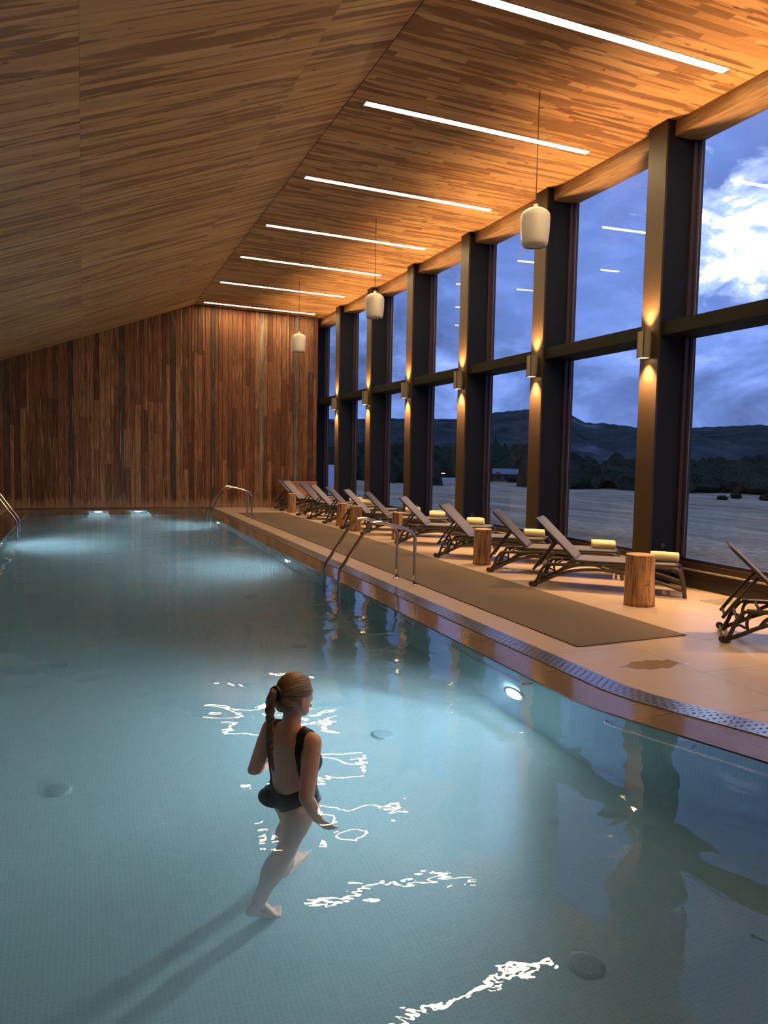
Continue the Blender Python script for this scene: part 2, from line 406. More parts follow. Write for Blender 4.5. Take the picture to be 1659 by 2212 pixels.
# coping: closed ring of stone round the pool
bm = bmesh.new()
A = IN + [(XPL, YP0), (XPL, 25.3)]; B = CP[:-1] + [(5.06, .35), (XPL - .6, .35), (XPL - .6, 25.78)]
strip(bm, IN, CP, -.022, -.006)
quad(bm, [(IN[-1][0], IN[-1][1], -.022), (CP[-1][0], CP[-1][1], -.006), (5.32, .35, -.006), (5.0, .35, -.006), (XPL - .6, .35, -.006), (XPL, YP0, -.022)])
quad(bm, [(XPL, YP0, -.022), (XPL - .6, .35, -.006), (XPL - .6, YW + .02, -.006), (XPL, 25.3, -.022)])
quad(bm, [(XPL, 25.3, -.022), (XPL - .6, YW + .02, -.006), (4.04, YW + .02, -.006), (3.8, 25.3, -.006), (3.46, 25.3, -.022)])
quad(bm, [(OUT[-1][0], OUT[-1][1], -.004), (CP[-1][0], CP[-1][1], -.006), (5.0, .35, -.006), (5.32, .35, -.004)])
up(bm); bmesh.ops.remove_doubles(bm, verts=bm.verts, dist=.0005)
o = obj('trim_1', bm, M['coping']); tag(o, kind='structure')
md = o.modifiers.new('thick', 'SOLIDIFY'); md.thickness = .10; md.offset = -1

# pool basin
bm = bmesh.new()
ring = [(x - .0, y) for x, y in IN] + [(XPL, YP0), (XPL, 25.3)]
n = len(ring)
top = [bm.verts.new((x, y, -.05)) for x, y in ring]; bot = [bm.verts.new((x, y, PD)) for x, y in ring]
for i in range(n): bm.faces.new((top[i], top[(i + 1) % n], bot[(i + 1) % n], bot[i]))
bm.faces.new(bot)
bmesh.ops.recalc_face_normals(bm, faces=bm.faces)
for f in bm.faces: f.normal_flip()
o = obj('pool_basin', bm, M['tile']); tag(o, kind='structure')
md = o.modifiers.new('thick', 'SOLIDIFY'); md.thickness = .1; md.offset = -1

# water surface
bm = bmesh.new()
f = bm.faces.new([bm.verts.new((x, y, ZW)) for x, y in [(a - (0 if i else 0), b) for i, (a, b) in enumerate([(x + .01, y) for x, y in IN] + [(XPL - .01, YP0 - .01), (XPL - .01, 25.31)])]])
up(bm)
o = obj('pool_water', bm, M['water']); tag(o, 'clear turquoise pool water with fine ripples, filling the long indoor pool', 'water', kind='stuff')

# overflow grating along the right edge
root = empty('overflow_grating', (4.04, 4.8, 0)); tag(root, 'slotted stainless overflow grating running along the right edge of the pool', 'grating')
def grate_panel(a0, a1, b0, b1, ulen):
    bm = bmesh.new(); uvl = bm.loops.layers.uv.new('uv')
    ps = [(a0[0] - 4.04, a0[1] - 4.8, .002), (b0[0] - 4.04, b0[1] - 4.8, .004), (b1[0] - 4.04, b1[1] - 4.8, .004), (a1[0] - 4.04, a1[1] - 4.8, .002)]
    f = quad(bm, ps); uvs = [(0, 0), (0, .23), (ulen, .23), (ulen, 0)]
    for l, q in zip(f.loops, uvs): l[uvl].uv = q
    f.normal_update()
    if f.normal.z < 0: f.normal_flip()
    o = obj('grating_panel', bm, M['grate'], root)
    md = o.modifiers.new('t', 'SOLIDIFY'); md.thickness = .02; md.offset = -1
y = 4.81
while y < 25.2:
    y1 = min(y + 1.46, 25.3); grate_panel((3.80, y + .004), (3.80, y1 - .004), (4.04, y + .004), (4.04, y1 - .004), y1 - y); y = y1
for i in range(1, len(CP) - 1):
    L = math.dist(CP[i], CP[i + 1]); lerp = lambda p, q, t: (p[0] + (q[0] - p[0]) * t, p[1] + (q[1] - p[1]) * t)
    e0 = .006 if i in (1, 5, 7) else 0
    grate_panel(lerp(CP[i], CP[i + 1], e0), CP[i + 1], lerp(OUT[i], OUT[i + 1], e0), OUT[i + 1], L)

# end wall of reclaimed vertical planks
bm = bmesh.new(); cl = bm.loops.layers.float_color.new('tint')
grays = {}
x = -4.7; i = 0; rnd = random.Random(11)
brown = [(.27, .095, .042), (.33, .13, .062), (.21, .075, .036), (.42, .20, .10), (.29, .11, .055), (.15, .055, .03), (.36, .16, .085), (.24, .085, .04)]
gr = [(-2.25, .16, (.11, .085, .075)), (-.42, .15, (.075, .068, .066)), (1.10, .17, (.085, .07, .064)), (2.68, .17, (.055, .052, .052)), (4.07, .14, (.07, .055, .048)), (5.62, .17, (.30, .23, .18)), (6.92, .18, (.20, .16, .13))]
gi = 0
while x < 7.70:
    if gi < len(gr) and x > gr[gi][0] - .09 and x < gr[gi][0] + .3:
        w = gr[gi][1]; c = gr[gi][2]; gi += 1
    else:
        w = rnd.choice((.08, .1, .12, .13, .15, .17, .19)); c = None
        if gi < len(gr) and x + w > gr[gi][0] - .05: w = max(.06, gr[gi][0] - x)
    x1 = min(x + w, 7.70)
    ztop = max(ceilz(x), ceilz(x1)) + .05
    zs = [0 - .02]
    while zs[-1] < ztop - 1.3: zs.append(zs[-1] + rnd.uniform(1.1, 3.6))
    zs[-1] = ztop if len(zs) > 1 else zs[-1]
    if len(zs) == 1: zs.append(ztop)
    base = c
    for a, b in zip(zs, zs[1:]):
        col = base or rnd.choice(brown); k = rnd.uniform(.8, 1.2); yo = rnd.uniform(0, .022)
        zt = min(b, ztop) - .004
        n0 = len(bm.faces)
        box(bm, x + .0055, x1 - .0055, YW - .0 - yo, YW + .05, a + (.02 if a < 0 else 0) + rnd.uniform(0, .02) * (a < 0), zt)
        bm.faces.ensure_lookup_table()
        for f in bm.faces[n0:]:
            for l in f.loops: l[cl] = (col[0] * k, col[1] * k, col[2] * k, 1)
    x = x1
# dark backing so that the gaps read black
n0 = len(bm.faces); box(bm, -4.7, 7.72, YW + .045, YW + .2, -.1, 7.0); bm.faces.ensure_lookup_table()
for f in bm.faces[n0:]:
    for l in f.loops: l[cl] = (.015, .01, .008, 1)
tag(obj('wall_back', bm, M['plank']), kind='structure')
bm = bmesh.new(); box(bm, XPL - .6, 4.04, YW - .10, YW - .02, -.004, .022, .004)
tag(obj('baseboard_back', bm, M['coping']), kind='structure')

# ceiling: two planes, plus left, near walls
bm = bmesh.new()
for (x0, x1) in ((XR, XG + .25), (XL, XR)):
    quad(bm, [(x0, YN, ceilz(x0)), (x0, 26.8, ceilz(x0)), (x1, 26.8, ceilz(x1)), (x1, YN, ceilz(x1))])
for k, f in enumerate(bm.faces):
    f.normal_update(); f.material_index = k
    if f.normal.z > 0: f.normal_flip()
o = obj('ceiling', bm, [M['ceil'], M['ceilL']]); tag(o, kind='structure'); md = o.modifiers.new('t', 'SOLIDIFY'); md.thickness = .15; md.offset = -1
bm = bmesh.new(); box(bm, XR - .006, XR + .006, YN, YW, RID - .004, RID + .004)
tag(obj('trim_2', bm, M['cord']), kind='structure')
M['wallL'] = simple('dark_wood_wall', (.11, .055, .03), .6, 0, 4, .3)
bm = bmesh.new(); box(bm, XL - .15, XL, YN, YW + .1, -.1, ceilz(XL) + .1); tag(obj('wall_left', bm, M['wallL']), kind='structure')
bm = bmesh.new(); box(bm, XL - .15, XG + .2, YN - .15, YN, -.1, 6.9); tag(obj('wall_front', bm, M['wallL']), kind='structure')

# ------------------------------------------------------------------ window wall
CY = [23.70, 20.78, 17.86, 14.905, 11.975, 9.0, 6.05, 3.1, .15, -2.8]; CW = .37
ZG0 = .40; ZG1 = 6.44; ZT0 = 3.62; ZT1 = 3.81
ordn = ['first', 'second', 'third', 'fourth', 'fifth', 'sixth', 'seventh', 'eighth', 'ninth', 'tenth']
def column(cy, i):
    r = empty('column', (XC, cy, 0)); h = CW / 2
    ph = ['closest to the plank end wall', 'second from the plank end wall', 'third from the plank end wall', 'fourth from the plank end wall', 'fifth from the plank end wall', 'widest in view, nearest the camera'][i] if i < 6 else None
    tag(r, 'tall bronze column between windows, ' + ph if ph else 'bronze clad column seen only as a dark shape mirrored in the pool', 'column', 'window wall columns')
    bm = bmesh.new(); box(bm, 0, .035, -h, h, 0, ceilz(XC) + .0); obj('face_panel', bm, M['bronze'], r)
    bm = bmesh.new(); box(bm, .035, XG - XC + .02, -h + .004, h - .004, 0, ceilz(XG) + .01); obj('side_panel', bm, M['navy'], r)
    bm = bmesh.new(); box(bm, -.002, .30, -h - .012, h + .012, ceilz(XC) - .025, ceilz(XC) + .01); obj('top_cap', bm, M['dark'], r)
    bm = bmesh.new(); box(bm, .20, .275, -h - .012, -h + .004, .545, .605, .004); obj('socket_plate', bm, M['plate'], r)
    return r
def sconce(cy, i):
    r = empty('wall_sconce', (XC, cy, 3.5))
    ph = ['on the column closest to the plank end wall', 'on the second column from the plank wall', 'on the third column from the plank wall', 'on the fourth column from the plank wall', 'on the fifth column from the plank wall', 'on the widest column, largest in view'][i] if i < 6 else None
    tag(r, 'box shaped up and down wall light ' + ph if ph else 'box wall light seen only as a glint mirrored in the pool', 'wall light', 'sconces on the columns')
    bm = bmesh.new(); box(bm, -.03, 0, -.05, .05, -.13, .13, .004); obj('back_plate', bm, M['sconce'], r)
    bm = bmesh.new()
    box(bm, -.165, -.155, -.07, .07, -.19, .19); box(bm, -.04, -.03, -.07, .07, -.19, .19); box(bm, -.165, -.03, -.07, -.06, -.19, .19); box(bm, -.165, -.03, .06, .07, -.19, .19); box(bm, -.16, -.035, -.065, .065, -.12, .12)
    obj('body', bm, M['sconce'], r)
    for s in (1, -1):
        bm = bmesh.new(); box(bm, -.15, -.045, -.055, .055, s * .165 - .003, s * .165 + .003); obj('lens', bm, M['sconce_lens'], r)
        L = bpy.data.lights.new('sconce_light', 'SPOT'); L.energy = SC_E[0] if s < 0 else SC_E[1]; L.color = (1, .62, .27); L.spot_size = R(84 if s < 0 else 88); L.spot_blend = .8; L.shadow_soft_size = .035
        lo = bpy.data.objects.new('sconce_light', L); COL.objects.link(lo); lo.parent = r; lo.location = (-.10, 0, s * .195); lo.rotation_euler = (R(0) if s < 0 else PI, 0, 0)
SC_E = (370, 290)
for i, cy in enumerate(CY):
    column(cy, i)
    if i < 9: sconce(cy, i)
# end post against the plank wall
bm = bmesh.new(); box(bm, XC, XG + .05, 26.62, 26.8, 0, 6.7); box(bm, 7.55, XC, YW + .06, 26.8, 0, 6.7); tag(obj('trim_3', bm, M['navy']), kind='structure')

def window(idx, y0, y1):
    """bay between two columns, y0 < y1 (faces of the columns)"""
    r = empty('window_%d' % idx, (XG, (y0 + y1) / 2, 0)); tag(r, kind='structure'); h = (y1 - y0) / 2
    bm = bmesh.new()
    for s in (-1, 1):      # jamb frames, two steps
        box(bm, -.13, .02, min(s * h, s * (h - .035)), max(s * h, s * (h - .035)), ZG0 - .1, ZG1 + .1)
        box(bm, -.05, .04, min(s * (h - .03), s * (h - .06)), max(s * (h - .03), s * (h - .06)), ZG0 - .1, ZG1 + .1)
    box(bm, -.14, .04, -h, h, ZG0 - .13, ZG0 - .045); box(bm, -.06, .04, -h, h, ZG0 - .05, ZG0)
    box(bm, -.10, .04, -h, h, ZG1, ZG1 + .09)
    obj('window_frame', bm, M['frame'], r)
    bm = bmesh.new()
    for s in (-1, 1): box(bm, -.022, -.012, min(s * (h - .06), s * (h - .072)), max(s * (h - .06), s * (h - .072)), ZG0, ZG1)
    obj('glazing_bead', bm, M['bead'], r)
    for z0, z1 in ((ZG0, ZT0 + .06), (ZT1 - .06, ZG1)):
        bm = bmesh.new(); quad(bm, [(.0, -h + .06, z0), (.0, h - .06, z0), (.0, h - .06, z1), (.0, -h + .06, z1)]); obj('pane', bm, M['glass'], r)
    bm = bmesh.new(); box(bm, -.55, .05, -h, h, ZT0, ZT1, .004); obj('transom', bm, M['transom'], r)
    bm = bmesh.new(); box(bm, -.16, .04, -h, h, .0, ZG0 - .13); box(bm, -.172, -.16, -h, h, .135, .142); obj('sill_panel', bm, M['dark'], r)
    bm = bmesh.new(); box(bm, -.20, -.02, -h, h, ZG0 - .145, ZG0 - .125, .004); obj('window_sill', bm, M['sconce'], r)
    bm = bmesh.new(); box(bm, XC + .14 - XG, .02, -h, h, 6.41, ceilz(XG) + .02); o = obj('header_beam', bm, M['beam'], r)
    return r
hw = CW / 2
bays = [(CY[0] + hw, 26.62)] + [(CY[i + 1] + hw, CY[i] - hw) for i in range(len(CY) - 1)]
for i, (a, b) in enumerate(bays): window(i + 1, a, b)

# ------------------------------------------------------------------ light strips in the ceiling
LY = [25.37, 22.22, 19.19, 16.37, 13.32, 10.26, 7.5, 4.5, 1.5]
lab = ['closest to the plank end wall', 'second from the plank end wall', 'third from the plank end wall', 'fourth from the plank end wall', 'fifth from the plank end wall', 'second nearest, crossed by the nearest pendant cord', 'nearest, cut by the top picture edge']
for i, y in enumerate(LY):
    r = empty('ceiling_light', (5.55, y, ceilz(5.55))); r.rotation_euler = (0, math.atan(CS), 0)
    tag(r, 'recessed linear ceiling light, ' + (lab[i] if i < 7 else 'seen only as a gleam in the water'), 'ceiling light', 'recessed ceiling light strips')
    bm = bmesh.new(); box(bm, -1.86, 1.86, -.058, .058, -.004, .002); obj('diffuser', bm, M['lamp'], r)
    bm = bmesh.new()
    box(bm, -1.87, 1.87, -.068, -.058, -.007, .002); box(bm, -1.87, 1.87, .058, .068, -.007, .002); box(bm, -1.87, -1.86, -.058, .058, -.007, .002); box(bm, 1.86, 1.87, -.058, .058, -.007, .002)
    obj('frame', bm, M['grille'], r)

# ------------------------------------------------------------------ pendants
def pendant():
    r = empty('pendant_speaker')  # hanging loudspeaker with a round grille, not a lamp
    bm = bmesh.new(); lathe(bm, [(.012, .56), (.03, .555), (.032, .515), (.05, .505), (.11, .49), (.165, .455), (.186, .43), (.194, .40), (.196, .36), (.19, .18), (.178, .07), (.172, .035), (.158, .012), (.14, .0)], 40)
    obj('housing', bm, M['white'], r, True)
    bm = bmesh.new(); rr = lathe(bm, [(.168, .075), (.1705, .072), (.174, .075)], 40); obj('rim_groove', bm, M['grille'], r, True)
    bm = bmesh.new(); rr = lathe(bm, [(.15, .004), (.14, .018), (.07, .02), (.045, .008), (.001, .006)], 40); obj('grille', bm, M['grille'], r, True)
    bm = bmesh.new(); tube(bm, [(0, 0, .555), (0, 0, 2.02)], .0055, 6); obj('cord', bm, M['cord'], r)
    bm = bmesh.new(); tube(bm, [(0, 0, .55), (0, 0, .575)], .024, 12); obj('cord_grip', bm, M['cord'], r)
    return r
pl = ['largest and nearest of the three', 'middle one of the three', 'smallest, in front of the plank wall']
p0 = pendant()
for i, (x, y) in enumerate([(5.66, 8.94), (5.62, 14.86), (5.57, 20.6)]):
    o = p0 if i == 0 else copy_tree(p0)
    o.location = (x, y, 4.655); tag(o, 'white drum pendant speaker on a long thin cord, ' + pl[i], 'pendant lamp', 'pendants over the loungers')

# ------------------------------------------------------------------ deck mat
bm = bmesh.new(); v = [(4.425, 6.0), (5.83, 6.07), (5.83, 23.3), (4.425, 23.3)]
bt = [bm.verts.new((x, y, .001)) for x, y in v]; tp = [bm.verts.new((x, y, .011)) for x, y in v]
bm.faces.new(tp); bm.faces.new(bt[::-1])
for i in range(4): bm.faces.new((bt[i], bt[(i + 1) % 4], tp[(i + 1) % 4], tp[i]))
tag(obj('deck_mat', bm, M['mat']), 'long brown ribbed anti-slip mat laid beside the pool', 'mat')

# ------------------------------------------------------------------ ladders
def ladder_rail(y):
    pts = [(4.39, y, .0), (4.39, y, .60)]
    pts += [(4.385, y, .66), (4.34, y, .74), (4.26, y, .79)]
    pts += [(4.1, y, .835), (3.95, y, .875), (3.85, y, .895), (3.76, y, .885), (3.69, y, .84)]
    pts += [(3.62, y, .76), (3.33, y, .33), (3.285, y, .255), (3.265, y, .18)]
    pts += [(3.262, y, 0), (3.262, y, -1.1)]
    return smooth_path(pts, 4)
def ladder(loc, mirror=False):
    r = empty('pool_ladder', loc)
    for dy in (-.325, .325):
        bm = bmesh.new(); P = [(p.x - 4.39, dy, p.z) for p in ladder_rail(0)]
        if mirror: P = [(-a, b, c) for a, b, c in P]
        tube(bm, P, .0235, 12, cap=True); obj('handrail', bm, M['steel'], r, True)
        bm = bmesh.new(); lathe(bm, [(.026, .012), (.05, .008), (.055, .001)], 20, (0, dy)); obj('flange', bm, M['steel'], r, True)
    for z in (-.30, -.58, -.86):
        bm = bmesh.new(); x = -1.128 if not mirror else 1.128; box(bm, x - .05, x + .03, -.31, .31, z - .015, z + .015, .006); obj('step', bm, M['steel'], r)
    return r
tag(ladder((4.365, 10.09, 0)), 'stainless pool ladder with tall bent handrails on the right edge, nearest one', 'pool ladder', 'pool ladders')
tag(ladder((4.365, 21.3, 0)), 'stainless pool ladder at the far right corner by the plank wall', 'pool ladder', 'pool ladders')
tag(ladder((XPL - .93, 18.7, 0), True), 'stainless pool ladder on the left edge, cut by the picture edge', 'pool ladder', 'pool ladders')

# ------------------------------------------------------------------ grab rails under water
def grab(pts, label, posts):
    r = empty('grab_rail', pts[0]); o = Vector(pts[0])
    bm = bmesh.new(); tube(bm, [Vector(p) - o for p in smooth_path(pts, 5)], .018, 10); obj('rail', bm, M['steel'], r, True)
    for a, b in posts:
        bm = bmesh.new(); tube(bm, [Vector(a) - o, Vector(b) - o], .011, 8); obj('bracket', bm, M['steel'], r, True)
    tag(r, label, 'grab rail', 'grab rails along the pool walls')
grab([(3.50, 4.30, -.11), (3.47, 4.33, -.11), (3.44, 4.29, -.11), (3.46, 4.20, -.11), (3.60, 3.78, -.11), (3.78, 3.24, -.11), (4.0, 2.6, -.11), (4.28, 1.85, -.11), (4.4, 1.6, -.11)], 'thin steel grab rail just under the water at the near right edge', [((3.62, 3.72, -.11), (3.78, 3.78, -.13)), ((4.0, 2.6, -.11), (4.14, 2.64, -.13))])
grab([(3.46, 5.30, -.13), (3.41, 5.30, -.13), (3.385, 5.36, -.13), (3.385, 5.6, -.13), (3.385, 8.6, -.13), (3.385, 8.75, -.13), (3.46, 8.8, -.13)], 'submerged steel grab rail running past the bright nearest pool light', [((3.385, 7, -.13), (3.46, 7, -.14))])
grab([(3.46, 11.4, -.16), (3.40, 11.4, -.16), (3.385, 11.5, -.16), (3.385, 15.6, -.16), (3.46, 15.65, -.16)], 'submerged steel grab rail on the right wall just beyond the near ladder', [((3.385, 13.3, -.16), (3.46, 13.3, -.16))])
grab([(XPL, 12.5, -.16), (XPL + .06, 12.6, -.16), (XPL + .07, 12.7, -.16), (XPL + .07, 16.6, -.16), (XPL, 16.7, -.16)], 'submerged steel grab rail on the left wall nearer than the pool light', [((XPL + .07, 14.5, -.16), (XPL, 14.5, -.16))])
grab([(XPL, 18.2, -.16), (XPL + .06, 18.3, -.16), (XPL + .07, 18.4, -.16), (XPL + .07, 21.8, -.16), (XPL, 21.9, -.16)], 'submerged steel grab rail on the far left wall beyond the pool light', [((XPL + .07, 20, -.16), (XPL, 20, -.16))])

# ------------------------------------------------------------------ pool lamps
def pool_lamp(loc, d, e, label, spot=150):
    d = Vector(d).normalized(); r = empty('pool_light', loc); q = d.to_track_quat('Z', 'Y'); r.rotation_mode = 'QUATERNION'; r.rotation_quaternion = q
    tag(r, label, 'pool light', 'underwater pool lights')
    bm = bmesh.new(); lathe(bm, [(.145, .0), (.148, .02), (.125, .028), (.108, .022)], 28); obj('bezel', bm, M['steel'], r, True)
    bm = bmesh.new(); bmesh.ops.create_circle(bm, cap_ends=True, segments=28, radius=.109, matrix=Matrix.Translation((0, 0, .02)))
    for f in bm.faces:
        f.normal_update()
        if f.normal.z < 0: f.normal_flip()
    obj('lens', bm, M['pool_lens'], r)
    L = bpy.data.lights.new('pool_lamp_light', 'SPOT'); L.energy = e; L.color = (.62, .80, 1); L.spot_size = R(spot); L.spot_blend = .6; L.shadow_soft_size = .07
    lo = bpy.data.objects.new('pool_lamp_light', L); COL.objects.link(lo); lo.parent = r; lo.location = (0, 0, .05); lo.rotation_euler = (PI, 0, 0)
PE = 290
pool_lamp((3.455, 5.53, -.62), (-1, -.12, -.03), PE * 1.95, 'brightest underwater light, on the right wall nearest the camera', 122)
pool_lamp((3.455, 13.4, -.62), (-1, 0, -.02), PE * .45, 'underwater light on the right wall just beyond the near ladder')
pool_lamp((3.455, 21.0, -.62), (-1, 0, -.02), PE * .5, 'underwater light below the far right ladder')
pool_lamp((XPL + .005, 17.2, -.62), (1, 0, -.02), PE * .9, 'underwater light on the left wall by the picture edge')
pool_lamp((.42, 25.295, -.55), (0, -1, -.02), PE * .5, 'left of the two underwater lights on the far end wall')
pool_lamp((1.60, 25.295, -.55), (0, -1, -.02), PE * .5, 'right of the two underwater lights on the far end wall')

# submerged benches at the far end
for k, (x0, x1, ph) in enumerate(((-.72, .12, 'left'), (.72, 1.30, 'middle'), (1.90, 2.72, 'right'))):
    r = empty('submerged_bench', ((x0 + x1) / 2, 24.6, PD)); h = (x1 - x0) / 2
    bm = bmesh.new(); box(bm, -h, h, -.75, .69, 0, .90, .02); obj('base', bm, M['tile'], r)
    bm = bmesh.new(); box(bm, -h - .03, h + .03, -.8, .69, .90, .97, .015); obj('top_slab', bm, M['coping'], r)
    tag(r, 'submerged stone bench against the far pool end wall, %s one of three' % ph, 'bench', 'submerged benches')

# drains
def drain():
    r = empty('floor_drain'); r.scale = (.64, .64, .8)
    bm = bmesh.new(); lathe(bm, [(.0, .012), (.10, .014), (.135, .010), (.145, 0)], 32); obj('cover', bm, M['drain'], r, True)
    return r
d0 = drain()
for k, (x, y, ph) in enumerate([(2.23, 2.87, 'nearest the camera at lower right'), (2.24, 5.56, 'to the right of the woman'), (-.175, 5.41, 'to the left of the woman'), (-.225, 8.1, 'second nearest on the left half'), (-.31, 16.4, 'far left in the left light beam'), (2.24, 8.1, 'beyond the woman, under the reflections'), (2.24, 10.8, 'level with the near ladder')]):
    o = d0 if k == 0 else copy_tree(d0); o.location = (x, y, PD); tag(o, 'round slotted drain cover on the pool floor, ' + ph, 'drain', 'pool floor drains')

# ------------------------------------------------------------------ loungers
def lounger():
    r = empty('sun_lounger')
    for s, y in ((0, .0), (1, .62)):
        bm = bmesh.new()
        # long rail under the sling
        tube(bm, smooth_path([(.17, y, .335), (.45, y, .345), (.9, y, .372), (1.4, y, .388), (1.80, y, .392)], 4), .024, 10, 1.0)
        # front leg
        tube(bm, smooth_path([(1.78, y, .392), (1.90, y, .37), (1.945, y, .28), (1.98, y, .13), (2.0, y, .0)], 4), [.026] * 17, 10)
        # great arch from head foot to foot-end leg
        tube(bm, smooth_path([(.0, y, .03), (.14, y, .10), (.30, y, .185), (.52, y, .262), (.85, y, .30), (1.25, y, .275), (1.62, y, .20), (1.96, y, .10)], 5), .022, 10)
        # head end bracket: two struts, cross webs
        tube(bm, smooth_path([(.0, y, .02), (.045, y, .12), (.085, y, .23), (.16, y, .34)], 5), .021, 10)
        tube(bm, smooth_path([(.19, y, .15), (.18, y, .22), (.20, y, .30), (.26, y, .34)], 5), .016, 8)
        tube(bm, smooth_path([(.05, y, .16), (.11, y, .19), (.17, y, .165)], 5), .013, 8)
        tube(bm, smooth_path([(.30, y, .19), (.36, y, .27), (.50, y, .34)], 4), .02, 8)
        tube(bm, smooth_path([(1.30, y, .385), (1.55, y, .33), (1.80, y, .27), (1.95, y, .22)], 4), .015, 8)
        ellipsoid(bm, (.0, y, .02), (.045, .022, .02), 12)
        ellipsoid(bm, (.535, y, .405), (.05, .02, .035), 12)
        obj('side_frame', bm, M['lounger'], r, True)
        bm = bmesh.new(); yy = y - .03 if s == 0 else y + .03
        tube(bm, [(-.035, yy - .016, .045), (-.035, yy - .010, .045), (-.035, yy + .010, .045), (-.035, yy + .016, .045)], [.025, .038, .038, .025], 18); obj('wheel', bm, M['lounger'], r, True)
    bm = bmesh.new()
    for x, z, rr in ((.09, .25, .016), (.30, .33, .016), (1.93, .30, .018), (-.035, .045, .012)): tube(bm, [(x, 0, z), (x, .62, z)], rr, 8)
    for x in (.65, .95, 1.25, 1.55): tube(bm, [(x, .0, .372), (x, .62, .372)], .012, 6)
    obj('crossbar', bm, M['lounger'], r, True)
    # seat
    def panel(x0, x1, z0, z1, name, rtop):
        bm = bmesh.new(); L = math.hypot(x1 - x0, z1 - z0); W = .66; n = 8; out = []
        rc = .07
        for (cx, cy, a0) in ((rc, rc, 180), (L - rc, rc, 270), (L - rc, W - rc, 0), (rc, W - rc, 90)):
            for k in range(n + 1):
                a = R(a0 + 90 * k / n); out.append((cx + rc * math.cos(a), cy + rc * math.sin(a)))
        ux, uz = (x1 - x0) / L, (z1 - z0) / L; nx, nz = -uz, ux
        if nz < 0: nx, nz = -nx, -nz
        for t0, t1 in ((0, .024),):
            lo = [bm.verts.new((x0 + ux * a + nx * t0, b - .02, z0 + uz * a + nz * t0)) for a, b in out]
            md_ = [bm.verts.new((x0 + ux * a + nx * t1, b - .02, z0 + uz * a + nz * t1)) for a, b in out]
            cx, cy = L / 2, W / 2
            inn = [bm.verts.new((x0 + ux * (cx + (a - cx) * (1 - .04 / L * 2)) + nx * (t1 + .006), (cy + (b - cy) * .90) - .02, z0 + uz * (cx + (a - cx) * (1 - .04 / L * 2)) + nz * (t1 + .006))) for a, b in out]
            N = len(out)
            for i in range(N):
                j = (i + 1) % N; f1 = bm.faces.new((lo[i], lo[j], md_[j], md_[i])); f2 = bm.faces.new((md_[i], md_[j], inn[j], inn[i])); f1.material_index = 1; f2.material_index = 1
            f = bm.faces.new(inn); f.material_index = 0; f = bm.faces.new(lo[::-1]); f.material_index = 1
        bmesh.ops.recalc_face_normals(bm, faces=bm.faces)
        return obj(name, bm, [M['sling'], M['lounger']], r)
    panel(.52, 1.90, .395, .408, 'seat', 0)
    panel(.56, -.02, .405, .965, 'backrest', 0)
    bm = bmesh.new()
    for y in (.10, .52): tube(bm, smooth_path([(.27, y, .665), (.17, y, .53), (.06, y, .38), (-.04, y, .23)], 4), .018, 8)
    tube(bm, [(-.02, .10, .255), (-.02, .52, .255)], .014, 8)
    obj('backrest_prop', bm, M['lounger'], r, True)
    return r
L0 = lounger()
lspots = [  # foot x, foot y, angle
    (6.02, 24.93, -24), (5.98, 24.0, -36), (6.0, 22.02, -33), (5.98, 20.76, -31), (5.98, 19.27, -31), (5.98, 17.77, -32), (5.99, 16.31, -32), (6.08, 14.45, -36), (5.98, 12.35, -42), (6.04, 10.51, -39), (5.96, 9.14, -43), (6.0, 5.70, -43)]
lph = ['in the far corner, touching the plank end wall', 'second from the plank end wall', 'third from the plank end wall', 'fourth from the plank end wall', 'fifth from the plank end wall', 'sixth from the plank wall, behind two log stools', 'seventh from the plank end wall', 'eighth from the plank wall, past the ladder', 'fourth nearest the camera, left of a log stool', 'third nearest the camera, right of a log stool', 'shown whole, behind the nearest log stool', 'nearest one, cut by the picture edge']
for i, (x, y, a) in enumerate(lspots):
    o = L0 if i == 0 else copy_tree(L0); o.location = (x, y, 0 if x > 5.9 else .0); o.rotation_euler = (0, 0, R(a))
    tag(o, 'brown sun lounger with raised taupe back, ' + lph[i], 'sun lounger', 'sun loungers facing the windows')

# ------------------------------------------------------------------ towels
def towel():
    r = bmesh.new(); L = .36; t = .014; turns = 3.0; N = 66; pts = []
    for k in range(N + 1):
        a = k / N * turns * 2 * PI; rr = .012 + (a / (2 * PI)) * .021
        pts.append((rr * math.cos(a), rr * math.sin(a), a))
    secs = []
    nx = 13
    for j in range(nx):
        x = -L / 2 + L * j / (nx - 1); row = []
        for k, (p, q, a) in enumerate(pts):
            w = noise.noise(Vector((x * 9, p * 14, q * 14))) * .006 * (k / N)
            e = 1 - .10 * abs(2 * j / (nx - 1) - 1) ** 6
            dx = .006 * math.sin(a * 1.3) * (1 if j in (0, nx - 1) else 0)
            row.append(r.verts.new((x + dx, (p + w) * e, (q + w) * e * .93)))
        secs.append(row)
    for a, b in zip(secs, secs[1:]):
        for k in range(N): r.faces.new((a[k], a[k + 1], b[k + 1], b[k]))
    o = obj('rolled_towel', r, M['towel'], None, True)
    m = o.modifiers.new('t', 'SOLIDIFY'); m.thickness = t; m.offset = 0
    return o
tw0 = towel(); first = True
tl = ['on the nearest whole lounger, behind the nearest log stool', 'on the lounger behind the nearest whole one, bright yellow', 'half hidden by the raised back of the nearest whole lounger', 'just above the log stool by the ladder', 'on the eighth lounger from the plank wall, left of the raised back', 'bright one right of the seventh lounger back', 'small one between the far lounger backs', 'far one just left of a log stool']
tt = [(10, 1.72, .30, .42), (9, 1.70, .30, .42), (8, 1.68, .33, .42), (7, 1.55, .40, .42), (6, 1.66, .36, .42), (5, 1.7, .3, .42), (3, 1.6, .34, .42), (2, 1.68, .32, .42)]
